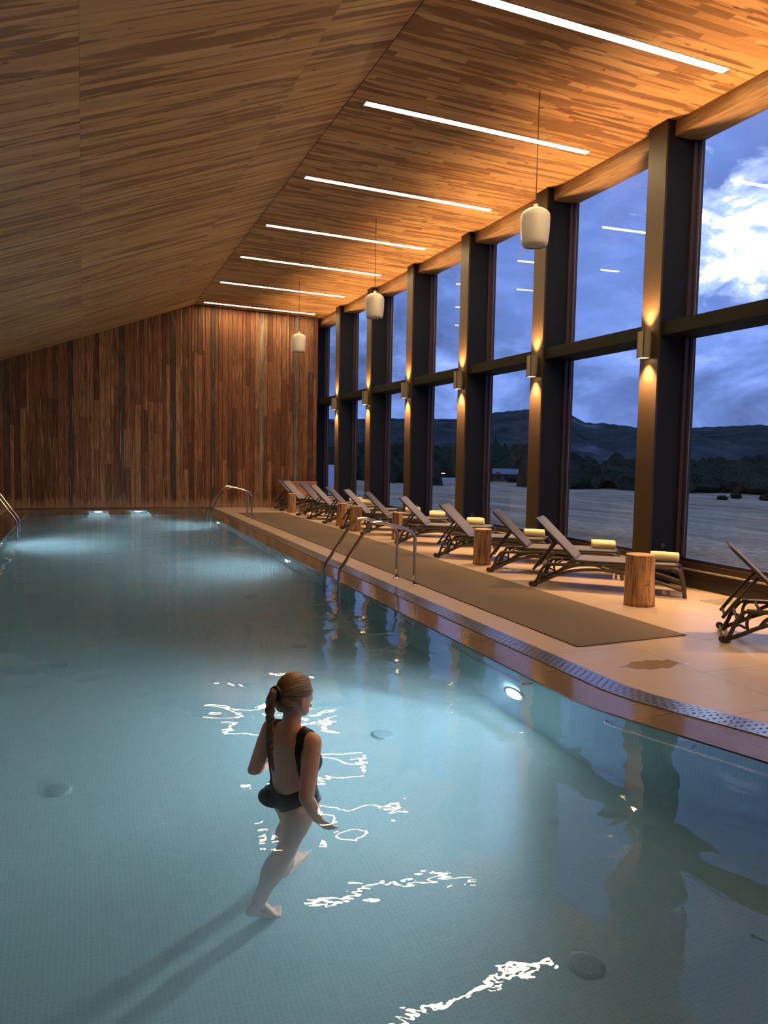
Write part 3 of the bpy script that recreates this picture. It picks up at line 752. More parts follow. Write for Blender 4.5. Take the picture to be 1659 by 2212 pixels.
for k, (li, u, v, z) in enumerate(tt):
    x, y, a = lspots[li]; a = R(a); o = tw0 if k == 0 else tw0.copy()
    if k: COL.objects.link(o)
    jit = [.05, -.03, .08, -.1, .06, 0, -.05, .1][k]
    o.location = (x + math.cos(a) * u - math.sin(a) * v, y + math.sin(a) * u + math.cos(a) * v, .515); o.rotation_euler = (R(20 * k), 0, a + jit)
    tag(o, 'rolled cream towel ' + tl[k], 'towel', 'rolled towels on the loungers')

# ------------------------------------------------------------------ log stools
def stump(loc, r, h, seed, label, lean=(0, 0), hollow=False):
    root = empty('log_stool', loc); tag(root, label, 'log stool', 'log stools between the loungers')
    bm = bmesh.new(); seg = 40; rings = []; nz = 14
    for j in range(nz + 1):
        z = h * j / nz; row = []
        for k in range(seg):
            a = 2 * PI * k / seg; p = Vector((math.cos(a) * 1.6, math.sin(a) * 1.6, z * 1.8 + seed * 7))
            rr = r * (1 + .10 * noise.noise(p) + .035 * noise.noise(Vector((math.cos(a) * 7, math.sin(a) * 7, z * 1.5 + seed)))) * (1.0 + .05 * (1 - j / nz) ** 3)
            if hollow:
                da = math.atan2(math.sin(a - R(-5)), math.cos(a - R(-5))); dz = (z - .24) / .13
                q = (da / .30) ** 2 + dz * dz
                if q < 1: rr -= .085 * (1 - q)
            row.append(bm.verts.new((rr * math.cos(a) + lean[0] * z, rr * math.sin(a) + lean[1] * z, z)))
        rings.append(row)
    for a, b in zip(rings, rings[1:]):
        for k in range(seg): bm.faces.new((a[k], a[(k + 1) % seg], b[(k + 1) % seg], b[k]))
    bm.faces.new(rings[0][::-1])
    topv = [v.co.copy() for v in rings[-1]]
    obj('trunk', bm, M['stump'], root, True)
    bm = bmesh.new(); c = sum(topv, Vector()) / seg; vs = [bm.verts.new(c + (v - c) * .995 + Vector((0, 0, .001))) for v in topv]; v2 = [bm.verts.new(c + (v - c) * .95 + Vector((0, 0, .008))) for v in topv]
    for k in range(seg): bm.faces.new((vs[k], vs[(k + 1) % seg], v2[(k + 1) % seg], v2[k]))
    bm.faces.new(v2); obj('cut_top', bm, M['end'], root)
def st(px, py, w, h, seed, label, **kw):
    p = at(px, py, 2, 0); d = Vector((p.x, p.y, 0)).normalized(); p = p + d * w
    stump((p.x, p.y, 0), w, h, seed, label, **kw)
st(1380, 1312, .175, .64, 1, 'nearest and largest log stool, hollow split in its side, before the whole lounger', lean=(-.03, -.02), hollow=True)
st(1041, 1221, .15, .60, 2, 'log stool to the right of the near ladder, towel behind its top')
st(857, 1167, .115, .60, 3, 'log stool seen between the two near ladder posts')
st(768, 1148, .135, .60, 4, 'log stool just above the near ladder bend, front one of a pair')
st(736, 1137, .13, .58, 5, 'pale log stool left of the pair above the ladder, leaning right', lean=(.08, 0))
st(630, 1108, .125, .60, 6, 'farthest log stool, beside the loungers in the far corner')
st(1048, 1150, .13, .60, 8, 'dark log stool mostly hidden behind the stool by the ladder')

# wooden box in the far corner
r = empty('wooden_crate', (7.1, 25.62, 0)); tag(r, 'reddish wooden towel box in the far corner behind the loungers', 'box')
M['red'] = simple('reddish_wood', (.36, .15, .085), .5, 0, 9, .25)
bm = bmesh.new(); box(bm, -.48, .48, -.15, .15, .0, .86, .008); obj('body', bm, M['red'], r)
bm = bmesh.new(); box(bm, -.5, .5, -.17, .17, .86, .90, .006); obj('lid', bm, M['red'], r)
# floor box frame near the windows
bm = bmesh.new(); c = at(1560, 1300, 2, 0); box(bm, c.x - .22, c.x + .22, c.y - .16, c.y + .16, .0005, .004)
tag(obj('floor_socket', bm, M['sconce']), 'thin flush floor box cover on the stone by the window sill', 'floor box')

exec_person = True
# ------------------------------------------------------------------ the woman
BX, BY, AZ = 1.085, 4.045, R(58)
def skin_mat():
    m = NT('skin'); n = m.noise(m.coord(), 9, 4, .5); m.base(m.mix(n, (.72, .33, .20), (.80, .41, .265))); m.rough(.48)
    m.b.inputs['Subsurface Weight'].default_value = .12; m.b.inputs['Subsurface Radius'].default_value = (.02, .008, .004); m.b.inputs['Subsurface Scale'].default_value = .5
    return m.m
def hair_mat():
    m = NT('hair'); f = m.noise(m.coord((60, 60, 9)), 2, 4, .7, .4); m.base(m.ramp(f, [(.3, (.07, .032, .015)), (.5, (.19, .095, .045)), (.72, (.40, .25, .14))])); m.rough(.4); m.bump(f, .5, .004); return m.m
M['skin'] = skin_mat(); M['hair'] = hair_mat(); M['suit'] = simple('black_swimsuit', (.006, .006, .008), .5, 0, 60, .2, .1); M['eye'] = simple('eye', (.6, .6, .6), .2); M['lip'] = simple('lip', (.42, .15, .12), .4)

def fingers(bm, wrist, hand_dir, palm_n, side, curl=.5, k=1.0):
    """palm plus five separate curled fingers; side = direction from little finger to index finger"""
    w = Vector(wrist); d = Vector(hand_dir).normalized(); n = Vector(palm_n); n = (n - d * n.dot(d)).normalized(); s = Vector(side); s = (s - d * s.dot(d) - n * s.dot(n)).normalized()
    for j in range(4):
        a = w + s * (.006 * (j - 1.5)) + d * .005; b = w + d * .078 * k + s * (.0185 * (j - 1.5)); capsule(bm, a, b, .017, .0125, 10)
    capsule(bm, w + d * .03 - n * .0 + s * .012, w + d * .06 + s * .022, .018, .014, 10)
    ln = [.058, .068, .072, .064]
    for j in range(4):
        p = w + d * .082 * k + s * (.0195 * (j - 1.5)); a = curl * .5; L = ln[j] * k
        for q, fr in enumerate((.46, .31, .27)):
            dd = (d * math.cos(a) + n * math.sin(a)); p2 = p + dd * L * fr; capsule(bm, p, p2, .0086 - .0008 * q, .0080 - .0008 * q, 8); p = p2; a += curl
    p = w + d * .028 + s * .026; a = .6
    for q, L in enumerate((.040, .030, .024)):
        dd = (d * math.cos(a) + s * math.sin(a) + n * .45 * (q + 1) * .6).normalized(); p2 = p + dd * L; capsule(bm, p, p2, .0115 - .0012 * q, .0105 - .0012 * q, 8); p = p2; a -= .3

def foot(bm, ankle, heel, ball, toe_dir, side):
    """side = direction from little toe to big toe"""
    ankle, heel, ball = Vector(ankle), Vector(heel), Vector(ball); s = Vector(side).normalized(); d = Vector(toe_dir).normalized()
    capsule(bm, ankle, heel, .036, .031, 12); capsule(bm, ankle, ball + s * .012, .034, .021, 12); capsule(bm, ankle, ball - s * .018, .032, .019, 12)
    capsule(bm, heel, ball + s * .02, .027, .021, 12); capsule(bm, heel, ball - s * .026, .025, .018, 12)
    L = [.032, .034, .038, .042, .044]; rr = [.0085, .0088, .0092, .0098, .0135]; off = [-.036, -.021, -.006, .010, .028]; bk = [.0, .008, .014, .018, .018]
    for j in range(5):
        a = ball + s * off[j] + d * bk[j]; a.z = ball.z - .003; b = a + d * L[j]; b.z = min(b.z, ball.z - .006); capsule(bm, a, b, rr[j], rr[j] * .9, 8)

# joints in the body's own frame: x forward, y to her left, z up from the pool floor
J = dict(hipR=(-.005, -.085, .90), hipL=(.005, .085, .90), kneeR=(-.155, -.115, .49), ankR=(-.375, -.115, .145), heelR=(-.415, -.105, .085), ballR=(-.315, -.155, .022),
         kneeL=(.05, .065, .49), ankL=(-.01, .015, .085), heelL=(-.045, .005, .035), ballL=(.12, .05, .025),
         shR=(-.025, -.165, 1.385), elR=(-.105, -.195, 1.10), wrR=(-.105, -.285, .885), shL=(-.01, .165, 1.385), elL=(-.06, .245, 1.135), wrL=(.13, .33, 1.02))
J = {k: Vector(v) for k, v in J.items()}
bm = bmesh.new()
secs = [(.80, -.01, 0, .070, .085), (.835, -.01, 0, .105, .135), (.88, -.012, 0, .122, .168), (.93, -.012, 0, .122, .172), (.98, -.008, .0, .112, .163), (1.03, .0, .0, .102, .148), (1.08, .006, .0, .096, .137),
        (1.13, .006, 0, .098, .136), (1.18, .004, 0, .103, .141), (1.24, .0, 0, .107, .147), (1.30, -.006, 0, .102, .150), (1.35, -.014, 0, .090, .152), (1.385, -.02, 0, .072, .135), (1.415, -.024, 0, .055, .10), (1.44, -.024, 0, .045, .06)]
rings = []
for z, cx, cy, rx, ry in secs:
    row = []
    for k in range(36):
        a = 2 * PI * k / 36; ca, sa = math.cos(a), math.sin(a); p = 2.3
        q = (abs(ca) ** p + abs(sa) ** p) ** (-1 / p)
        groove = 1 - .05 * math.exp(-((abs(a - PI)) / .16) ** 2) * (1 if 1.0 < z < 1.36 else 0)
        row.append(bm.verts.new((cx + rx * ca * q * groove, cy + ry * sa * q, z)))
    rings.append(row)
for a, b in zip(rings, rings[1:]):
    for k in range(36): bm.faces.new((a[k], a[(k + 1) % 36], b[(k + 1) % 36], b[k]))
bm.faces.new(rings[0][::-1]); bm.faces.new(rings[-1])
for s in (-1, 1):
    ellipsoid(bm, (-.074, s * .078, .905), (.086, .086, .105)); ellipsoid(bm, (.060, s * .070, 1.225), (.070, .064, .066)); capsule(bm, (.03, s * .06, 1.33), (.075, s * .072, 1.235), .04, .05); ellipsoid(bm, (-.055, s * .085, 1.32), (.035, .055, .07))
capsule(bm, (-.02, -.05, 1.405), J['shR'], .048, .050); capsule(bm, (-.02, .05, 1.405), J['shL'], .048, .050)
capsule(bm, (-.03, 0, 1.38), (-.005, 0, 1.53), .058, .052); capsule(bm, (-.035, -.03, 1.42), (-.01, -.0, 1.50), .04, .045); capsule(bm, (-.035, .03, 1.42), (-.01, 0, 1.50), .04, .045)
# arms
for S, sg in (('R', -1), ('L', 1)):
    sh, el, wr = J['sh' + S], J['el' + S], J['wr' + S]
    mid = sh.lerp(el, .35); capsule(bm, sh, mid, .054, .052); capsule(bm, mid, el, .052, .042); capsule(bm, el, el.lerp(wr, .3), .042, .044); capsule(bm, el.lerp(wr, .3), wr, .044, .028)
hd = (Vector((.03, -.085, -.095)).normalized()); fingers(bm, J['wrR'], hd, (.75, .3, .2), (.5, .35, -.2), .55)
fingers(bm, J['wrL'], (.85, .3, -.15), (0, -.2, -1), (.2, -1, 0), .25)
# legs
for S in 'RL':
    hp, kn, an = J['hip' + S], J['knee' + S], J['ank' + S]
    
    n_ = 9
    tube(bm, [hp.lerp(kn, t / n_) + Vector((.012 * math.sin(t / n_ * PI), 0, 0)) for t in range(-1, n_ + 1)], [.088, .1, .1, .097, .092, .086, .08, .073, .066, .060, .057], 26)
    ellipsoid(bm, kn + Vector((.012, 0, .0)), (.052, .052, .062))
    back = Vector((-.018, 0, 0)); c1 = kn.lerp(an, .28) + back
    tube(bm, [kn.lerp(an, t) + back * math.sin(min(1, t * 1.6) * PI) * 1.2 for t in (0, .08, .18, .28, .38, .5, .62, .74, .86, 1)], [.060, .064, .071, .075, .073, .065, .055, .046, .040, .038], 24)
foot(bm, J['ankR'], J['heelR'], J['ballR'], (.82, -.30, 0), (.35, .9, 0))
foot(bm, J['ankL'], J['heelL'], J['ballL'], (.95, .25, 0), (.25, -.95, 0))
# head (built round its own pivot, turned and tipped)
HM = Matrix.Translation((-.008, .004, 1.485)) @ Matrix.Rotation(R(-10), 4, 'Z') @ Matrix.Rotation(R(6), 4, 'Y') @ Matrix.Scale(1.10, 4)
def hp(p): return HM @ Vector(p)
hr = HM.to_3x3()  # carries the head's scale too
for c, r_ in (((.005, 0, .135), (.092, .073, .092)), ((.03, 0, .085), (.070, .062, .085)), ((.052, 0, .035), (.046, .044, .036)), ((.062, 0, .100), (.040, .050, .055)), ((.07, .0, .135), (.03, .055, .035))):
    ellipsoid(bm, hp(c), r_, 20, hr)
ellipsoid(bm, hp((.109, 0, .082)), (.017, .012, .013), 10, hr); capsule(bm, hp((.094, 0, .118)), hp((.110, 0, .085)), .009, .011, 8)
ellipsoid(bm, hp((.098, 0, .048)), (.012, .020, .010), 10, hr)
for s in (-1, 1):
    ellipsoid(bm, hp((.0, s * .074, .088)), (.017, .009, .029), 12, hr); ellipsoid(bm, hp((.006, s * .073, .062)), (.010, .008, .012), 10, hr)
bmesh.ops.recalc_face_normals(bm, faces=bm.faces)
tmp = obj('person_build', bm, M['skin'])
rm = tmp.modifiers.new('r', 'REMESH'); rm.mode = 'VOXEL'; rm.voxel_size = .0052
sm = tmp.modifiers.new('s', 'SMOOTH'); sm.factor = .5; sm.iterations = 8
dg = bpy.context.evaluated_depsgraph_get(); dg.update()
body_me = bpy.data.meshes.new_from_object(tmp.evaluated_get(dg)); bpy.data.objects.remove(tmp)
for p in body_me.polygons: p.use_smooth = True
body_me.materials.clear(); body_me.materials.append(M['skin'])
woman = empty('person', (BX, BY, PD)); woman.rotation_euler = (0, 0, PI / 2 - AZ)
tag(woman, 'woman in a black low-back swimsuit walking through the water, hair in a braided ponytail', 'person')
body = bpy.data.objects.new('body', body_me); COL.objects.link(body); body.parent = woman
# swimsuit: the part of the body surface it covers, lifted off the skin
def in_suit(p, nrm):
    x, y, z = p; ay = abs(y)
    if ay > .21 or (x > .10 and y > .17): return False
    if z < .83 and (x > .03 or ay > .022): return False
    # keep off the arms
    for S in 'RL':
        sh, el, wr = J['sh' + S], J['el' + S], J['wr' + S]
        for a, b, rr in ((sh, el, .056), (el, wr, .052)):
            ab = b - a; t = (p - a).dot(ab) / ab.length_squared
            if t > (.16 if a is sh else 0) and t < 1.15 and (p - a - ab * t).length < rr and ay > .115: return False
    back = nrm.x < 0 and x < -.005
    if z > 1.45 or z < .74: return False
    if z < (.99 if x < -.01 or nrm.x < -.2 else .93):   # briefs with a high leg
        if x < -.01 or (nrm.x < -.2):
            lim = .170 * max(0, (z - .815) / .175) ** 1.1 + .014
            if ay > lim: return False
            if z < .80 and ay > .02: return False
        else:
            lim = .02 + .15 * max(0, (z - .81) / .15) ** 1.15
            if ay > lim: return False
        return True
    if z > 1.335 or back and z > 1.02:
        pass
    # back: open scoop
    if x < -.012:
        t = (z - 1.015) / .34
        if t < 0: return True
        half = .118 * min(1, t / .30) ** .5 if t < .30 else .118 - .03 * (t - .30)
        # straps run up the outside of the back
        if ay < half: return False
        if z > 1.20 and ay > half + .052: return False
        return True
    # sides and front
    if z > 1.27:
        if ay < .075 - (0 if z < 1.33 else .0): return z < 1.30 and False
        return ay < .135
    if z > 1.16 and ay > .125 and x < .02: return False
    return True
bmx = bmesh.new(); bmx.from_mesh(body_me); bmx.normal_update()
kill = [f for f in bmx.faces if not in_suit(f.calc_center_median(), f.normal)]
bmesh.ops.delete(bmx, geom=kill, context='FACES')
for it in range(10):
    upd = {}
    for v in bmx.verts:
        be = [e for e in v.link_edges if e.is_boundary]
        if len(be) == 2:
            a, b = be[0].other_vert(v).co, be[1].other_vert(v).co; upd[v] = v.co.lerp((a + b) / 2, .5)
    for v, c in upd.items(): v.co = c
bmx.normal_update()
for v in bmx.verts: v.co += v.normal * .0045
bmx.verts.ensure_lookup_table()
sw = obj('swimsuit', bmx, M['suit'], woman, True); sw['label'] = 'black one-piece swimsuit with a deep open back'
md = sw.modifiers.new('t', 'SOLIDIFY'); md.thickness = .004; md.offset = 1
# hair
bm = bmesh.new()
ellipsoid(bm, hp((-.006, 0, .138)), (.101, .083, .097), 28, hr); ellipsoid(bm, hp((-.045, 0, .095)), (.062, .068, .075), 24, hr); ellipsoid(bm, hp((-.085, 0, .125)), (.030, .04, .045), 20, hr)
bmesh.ops.recalc_face_normals(bm, faces=bm.faces)
tmp = obj('hair_build', bm, M['hair']); rm = tmp.modifiers.new('r', 'REMESH'); rm.mode = 'VOXEL'; rm.voxel_size = .005; s2 = tmp.modifiers.new('s', 'SMOOTH'); s2.iterations = 4
dg.update(); hm = bpy.data.meshes.new_from_object(tmp.evaluated_get(bpy.context.evaluated_depsgraph_get())); bpy.data.objects.remove(tmp)
bmh = bmesh.new(); bmh.from_mesh(hm); Hi = HM.inverted()
def is_hair(p):
    q = Hi @ p
    if q.x > .062 + .25 * (q.z - .15) * -1 and q.z < .185: return False
    if abs(q.y) > .045 and q.x > -.012 and q.z < .118: return False
    if q.z < .035: return False
    return True
bmesh.ops.delete(bmh, geom=[f for f in bmh.faces if not is_hair(f.calc_center_median())], context='FACES')
tie = Vector((-.108, 0, .128))
for v in bmh.verts:                              # combed strands running to the tie
    q = Hi @ v.co; d = q - tie; th = math.atan2(d.y, d.z); v.co += v.normal * (.0015 * math.sin(th * 52 + 3 * noise.noise(q * 14)) + .003 * noise.noise(q * 30) + .004 * noise.noise(q * 9)) * min(1, d.length / .05)
ly = bmh.verts.layers.float_vector.new('strand')
for v in bmh.verts:
    q = Hi @ v.co; d = q - tie; th = math.atan2(d.y, d.z); v[ly] = (math.sin(th) * 3, math.cos(th) * 3, d.length * 9)
mh = NT('combed_hair'); ah = mh.n.new('ShaderNodeAttribute'); ah.attribute_name = 'strand'; vh = mh.n.new('ShaderNodeMapping'); mh.l.new(ah.outputs['Vector'], vh.inputs[0]); vh.inputs['Scale'].default_value = (1, 1, .12)
f_ = mh.noise(vh.outputs[0], 7, 4, .65, .15); mh.base(mh.ramp(f_, [(.34, (.10, .045, .02)), (.5, (.24, .125, .06)), (.66, (.52, .34, .19))])); mh.rough(.38); mh.bump(f_, .6, .004)
hair = obj('hair', bmh, mh.m, woman, True)
bm = bmesh.new()
base = hp((-.118, 0, .128))
def braid(t): return base + Vector((-.035 * math.sin(min(1, t * 3) * PI / 2) - .0 * t, .012 - .015 * t, -.02 * 0 - .30 * t))
for k in range(3):
    P = []; rs = []
    for i in range(50):
        t = i / 49; a = t * 15 + k * 2 * PI / 3; wd = .017 * (1 - .45 * t) * min(1, .35 + t * 5); P.append(braid(t) + Vector((math.sin(2 * a) * wd * .5, math.sin(a) * wd, 0))); rs.append((.021 if t < .18 else .0175) * (1 - .62 * t))
    tube(bm, P, rs, 10)
rng = random.Random(3)
tube(bm, [base + Vector((.03, 0, 0)), base + Vector((-.012, 0, .012)), base + Vector((-.036, 0, -.02)), base + Vector((-.04, .01, -.06))], [.02, .028, .027, .016], 12)
e = braid(1)
for k in range(7):
    o_ = Vector((rng.uniform(-.006, .006), rng.uniform(-.006, .006), 0)); tube(bm, smooth_path([e + o_ + Vector((0, 0, .03)), e + o_ * 1.4 + Vector((.0, 0, -.03)), e + o_ * 1.2 + Vector((.008, -.004, -.085)), e + o_ * .4 + Vector((.014, -.01, -.125))], 4), [.004] * 9 + [.003, .002, .0015, .001], 6)
obj('ponytail', bm, M['hair'], woman, True)
bm = bmesh.new()
q = hp((-.112, 0, .13)); ax = (hp((-.15, 0, .12)) - q).normalized(); pl_ = ax.orthogonal().normalized(); pb = ax.cross(pl_)
P = [q + (pl_ * math.cos(2 * PI * k / 24) + pb * math.sin(2 * PI * k / 24)) * (.029 + .003 * math.sin(k * 4)) + ax * .004 * math.sin(k * 3) for k in range(25)]
tube(bm, P, .0175, 10); obj('scrunchie', bm, M['suit'], woman, True)
bm = bmesh.new(); c = braid(.86); tube(bm, [c + Vector((0, 0, .022)), c + Vector((0, 0, .01)), c, c - Vector((0, 0, .012)), c - Vector((0, 0, .02))], [.008, .014, .015, .013, .008], 12); obj('hair_tie', bm, M['suit'], woman, True)
for s in (-1, 1):
    bm = bmesh.new(); ellipsoid(bm, hp((.083, s * .030, .108)), (.011, .014, .008), 12, hr); obj('eye', bm, M['eye'], woman, True)
bm = bmesh.new(); ellipsoid(bm, hp((.108, 0, .050)), (.006, .020, .006), 12, hr); obj('lips', bm, M['lip'], woman, True)

# ------------------------------------------------------------------ outdoors
def gz(x, y):
    d = max(0, x - XG); t = min(1, d / 90); t = t * t * (3 - 2 * t); return -.5 - 5.5 * t + .15 * noise.noise(Vector((x * .05, y * .05, 0))) * min(1, d / 10)
M['grass'] = None
m = NT('dry_grass'); n1 = m.noise(m.coord((.10, .035, .1)), 2, 5, .6, .5); n2 = m.noise(m.coord(), 3.5, 5, .7)
c_ = m.ramp(n1, [(.35, (.36, .27, .15)), (.5, (.60, .46, .27)), (.68, (.80, .63, .40))]); c_ = m.mix(m.ramp(n2, [(.4, .5), (.6, 0)]), c_, (.13, .115, .07)); m.base(c_); m.rough(1); m.b.inputs['Specular IOR Level'].default_value = 0; M['grass'] = m.m
bm = bmesh.new(); nx, ny = 60, 60; grid = []
for i in range(nx + 1):
    t = i / nx; x = XG + .08 + 900 * t ** 2.6; row = []
    for j in range(ny + 1):
        u = j / ny * 2 - .75; y = math.copysign(abs(u) ** 1.6, u) * 900 + 10; row.append(bm.verts.new((x, y, gz(x, y))))
    grid.append(row)
for i in range(nx):
    for j in range(ny): bm.faces.new((grid[i][j], grid[i + 1][j], grid[i + 1][j + 1], grid[i][j + 1]))
up(bm); o = obj('ground', bm, M['grass'], None, True); tag(o, kind='structure')
# mountains: ridge line by direction
m = NT('mountain_forest'); n1 = m.noise(m.coord((.012, .012, .03)), 1.5, 8, .7); n2 = m.noise(m.coord((.004, .004, .006)), 1.6, 5, .6)
c_ = m.ramp(n1, [(.35, (.035, .045, .04)), (.55, (.07, .085, .075)), (.75, (.12, .13, .12))]); c_ = m.mix(m.ramp(n2, [(.62, 0), (.70, .55)]), c_, (.26, .25, .25)); m.base(c_); m.rough(1); m.b.inputs['Specular IOR Level'].default_value = 0; M['mount'] = m.m
prof = [(300, 915), (600, 910), (700, 906), (835, 905), (985, 905), (1030, 898), (1070, 890), (1110, 885), (1150, 884), (1200, 888), (1240, 900), (1262, 913), (1300, 914), (1375, 922), (1484, 925), (1540, 922), (1660, 919), (1800, 915), (2100, 925), (2600, 935)]
def ridge(px):
    for (a, b), (c, d) in zip(prof, prof[1:]):
        if a <= px <= c: return b + (d - b) * (px - a) / (c - a)
    return prof[-1][1]
bm = bmesh.new(); grid = []
NA, NR = 260, 34
for i in range(NA + 1):
    px = 300 + 2300 * i / NA; py = ridge(px); d = ray(px, py); hlen = math.hypot(d.x, d.y); ux, uy = d.x / hlen, d.y / hlen; row = []
    Rm = 1500; zr = CAMZ + d.z / hlen * Rm
    for j in range(NR + 1):
        t = j / NR; rad = 620 + (Rm - 620) * min(1, t * 1.25) + (400 * max(0, t - .8) * 5)
        k = min(1, t * 1.25); s = k ** 1.35
        x, y = ux * rad, uy * rad; nn = noise.fractal(Vector((x * .006, y * .006, 3)), 1, 2, 4) * 22 * math.sin(k * PI) ** .7
        z = -6 + (zr + 6) * s + nn - (120 * max(0, t - .8) * 5); z += .6 * noise.noise(Vector((x * .08, y * .08, 0))) * k * 4
        row.append(bm.verts.new((x, y, z)))
    grid.append(row)
for i in range(NA):
    for j in range(NR): bm.faces.new((grid[i][j], grid[i + 1][j], grid[i + 1][j + 1], grid[i][j + 1]))
up(bm); o = obj('mountain_ridge', bm, M['mount'], None, True); tag(o, 'dark forested mountain ridge beyond the field outside the windows', 'mountain', kind='structure')
# trees and shrubs
m = NT('foliage'); n1 = m.noise(m.coord(), 1.4, 5, .7); m.base(m.ramp(n1, [(.35, (.018, .026, .016)), (.6, (.05, .065, .035)), (.8, (.09, .10, .06))])); m.rough(1); m.b.inputs['Specular IOR Level'].default_value = 0; M['leaf'] = m.m
def crown(bm, c, r, seed, sub=3, amp=.35):
    n0 = len(bm.verts); bmesh.ops.create_icosphere(bm, subdivisions=sub, radius=1); bm.verts.ensure_lookup_table()
    for v in bm.verts[n0:]:
        p = v.co.copy(); k = 1 + amp * noise.fractal(p * 2.2 + Vector((seed * 3.1, 0, 0)), 1, 2, 3); v.co = Vector((p.x * r[0] * k, p.y * r[1] * k, max(-.6, p.z) * r[2] * k)) + Vector(c)
bm = bmesh.new(); rng = random.Random(5)
for k in range(330):
    px = rng.uniform(640, 2050); dist = rng.uniform(215, 330); d = ray(px, 1000); h = math.hypot(d.x, d.y); x, y = d.x / h * dist, d.y / h * dist
    if 915 < px < 1150: x *= 1.3; y *= 1.3; dist *= 1.3
    hgt = rng.uniform(3.0, 5.5) * (1.0 if px > 1200 else 1.25) * (dist / 240); crown(bm, (x, y, -6 + hgt * .5), (rng.uniform(4, 7), rng.uniform(4, 7), hgt), k, 2, .5)
tag(obj('tree_belt', bm, M['leaf']), 'dense dark belt of trees at the foot of the mountain across the field', 'trees', kind='stuff')
for k, (px, py, w, hh, ph) in enumerate([(1560, 1080, 1.0, .8, 'left of a pair seen through the largest window'), (1590, 1078, 1.1, 1.1, 'right of a pair seen through the largest window'), (1657, 1083, 1.2, 1.1, 'at the right edge of the picture'), (1535, 1054, 4.0, 3.0, 'rounded and large, in front of the tree belt'), (1119, 1043, 3.4, 2.2, 'in front of the low house with the long roof'), (1243, 1056, 1.2, .5, 'low one through the second window'), (1640, 1060, 5, 4, 'big, in front of the tree belt at the right')]):
    d = ray(px, py); o0 = Vector((0, 0, CAMZ)); t = 1
    for it in range(400):
        p = o0 + d * t
        if p.z < gz(p.x, p.y): break
        t *= 1.02
    bm = bmesh.new(); crown(bm, (0, 0, hh * .45), (w, w, hh * .6), k + 50, 4, .7); crown(bm, (w * .5, .2, hh * .3), (w * .6, w * .6, hh * .4), k + 70, 3, .7)
    o = obj('shrub', bm, M['leaf'], None, False, (p.x, p.y, gz(p.x, p.y))); tag(o, 'dark shrub out on the field, ' + ph, 'shrub', 'shrubs on the field')
# houses
M['roof'] = simple('metal_roof', (.22, .23, .27), .5); M['brickw'] = simple('house_wall', (.20, .10, .07), .8); M['pale'] = simple('pale_wall', (.45, .50, .58), .7); M['hwin'] = simple('house_window', (.02, .02, .025), .2); M['whitef'] = simple('white_fence', (.6, .64, .7), .7)
def hit(px, py):
    d = ray(px, py); o0 = Vector((0, 0, CAMZ)); t = 1
    while t < 3000:
        p = o0 + d * t
        if p.z < gz(p.x, p.y): return p
        t *= 1.005
    return p
def house(px0, px1, py, wallh, roofh, mat, label, cat='house', chim=False, porch=False):
    a = hit((px0 + px1) / 2, py); dist = math.hypot(a.x, a.y); w = (px1 - px0) / FPX * dist * 1.02
    ang = math.atan2(a.y, a.x) - PI / 2
    r = empty('house', (a.x, a.y, gz(a.x, a.y)), ang); tag(r, label, cat)
    dp = w * .45
    bm = bmesh.new(); box(bm, -w / 2 + .4, w / 2 - .4, 0, dp, -.3, wallh); obj('walls', bm, mat, r)
    bm = bmesh.new(); z0, z1 = wallh, wallh + roofh; v = [bm.verts.new(p) for p in ((-w / 2, -.6, z0), (w / 2, -.6, z0), (w / 2, dp + .6, z0), (-w / 2, dp + .6, z0), (-w / 2 + w * .05, dp / 2, z1), (w / 2 - w * .22, dp / 2, z1))]
    for q in ((0, 1, 5, 4), (1, 2, 5), (2, 3, 4, 5), (3, 0, 4), (3, 2, 1, 0)): bm.faces.new([v[i] for i in q])
    obj('roof', bm, M['roof'], r)
    n = 5 if w > 6 else 3
    for k in range(n):
        x = -w / 2 + w * (k + .7) / (n + .4); bm = bmesh.new(); box(bm, x - w * .05, x + w * .05, -.06, .02, wallh * .30, wallh * .82); obj('window', bm, M['hwin'], r)
    if chim:
        bm = bmesh.new(); box(bm, -w * .42, -w * .34, -.9, -.1, 0, wallh + roofh + 1.4, .05); obj('chimney', bm, M['leaf'], r)
    if porch:
        bm = bmesh.new(); x = -w * .20; v = [bm.verts.new(p) for p in ((x - 1.6, -.9, wallh * .9), (x + 1.6, -.9, wallh * .9), (x, -.9, wallh * 1.35), (x - 1.6, .4, wallh * .9), (x + 1.6, .4, wallh * .9), (x, .4, wallh * 1.35))]
        for q in ((0, 1, 2), (3, 5, 4), (0, 2, 5, 3), (1, 4, 5, 2), (0, 3, 4, 1)): bm.faces.new([v[i] for i in q])
        obj('gable', bm, mat, r)
    return r
house(1050, 1137, 1041, 2.7, 1.9, M['brickw'], 'low brick house with a long grey roof, seen through the window', chim=True, porch=True)
house(930, 957, 1034, 2.6, 1.4, M['pale'], 'small pale house with a gabled porch beside the white fence')
a = hit(962, 1038); bm = bmesh.new(); ang = math.atan2(a.y, a.x) - PI / 2; w = 45 / FPX * math.hypot(a.x, a.y)
for k in range(14): x = -w / 2 + w * k / 13; box(bm, x - .06, x + .06, -.06, .06, 0, 1.1)
box(bm, -w / 2, w / 2, -.03, .03, .1, 1.0)
o = obj('garden_fence', bm, M['whitef'], None, False, (a.x, a.y, gz(a.x, a.y))); o.rotation_euler = (0, 0, ang); tag(o, 'low white fence in front of the pale house', 'fence')
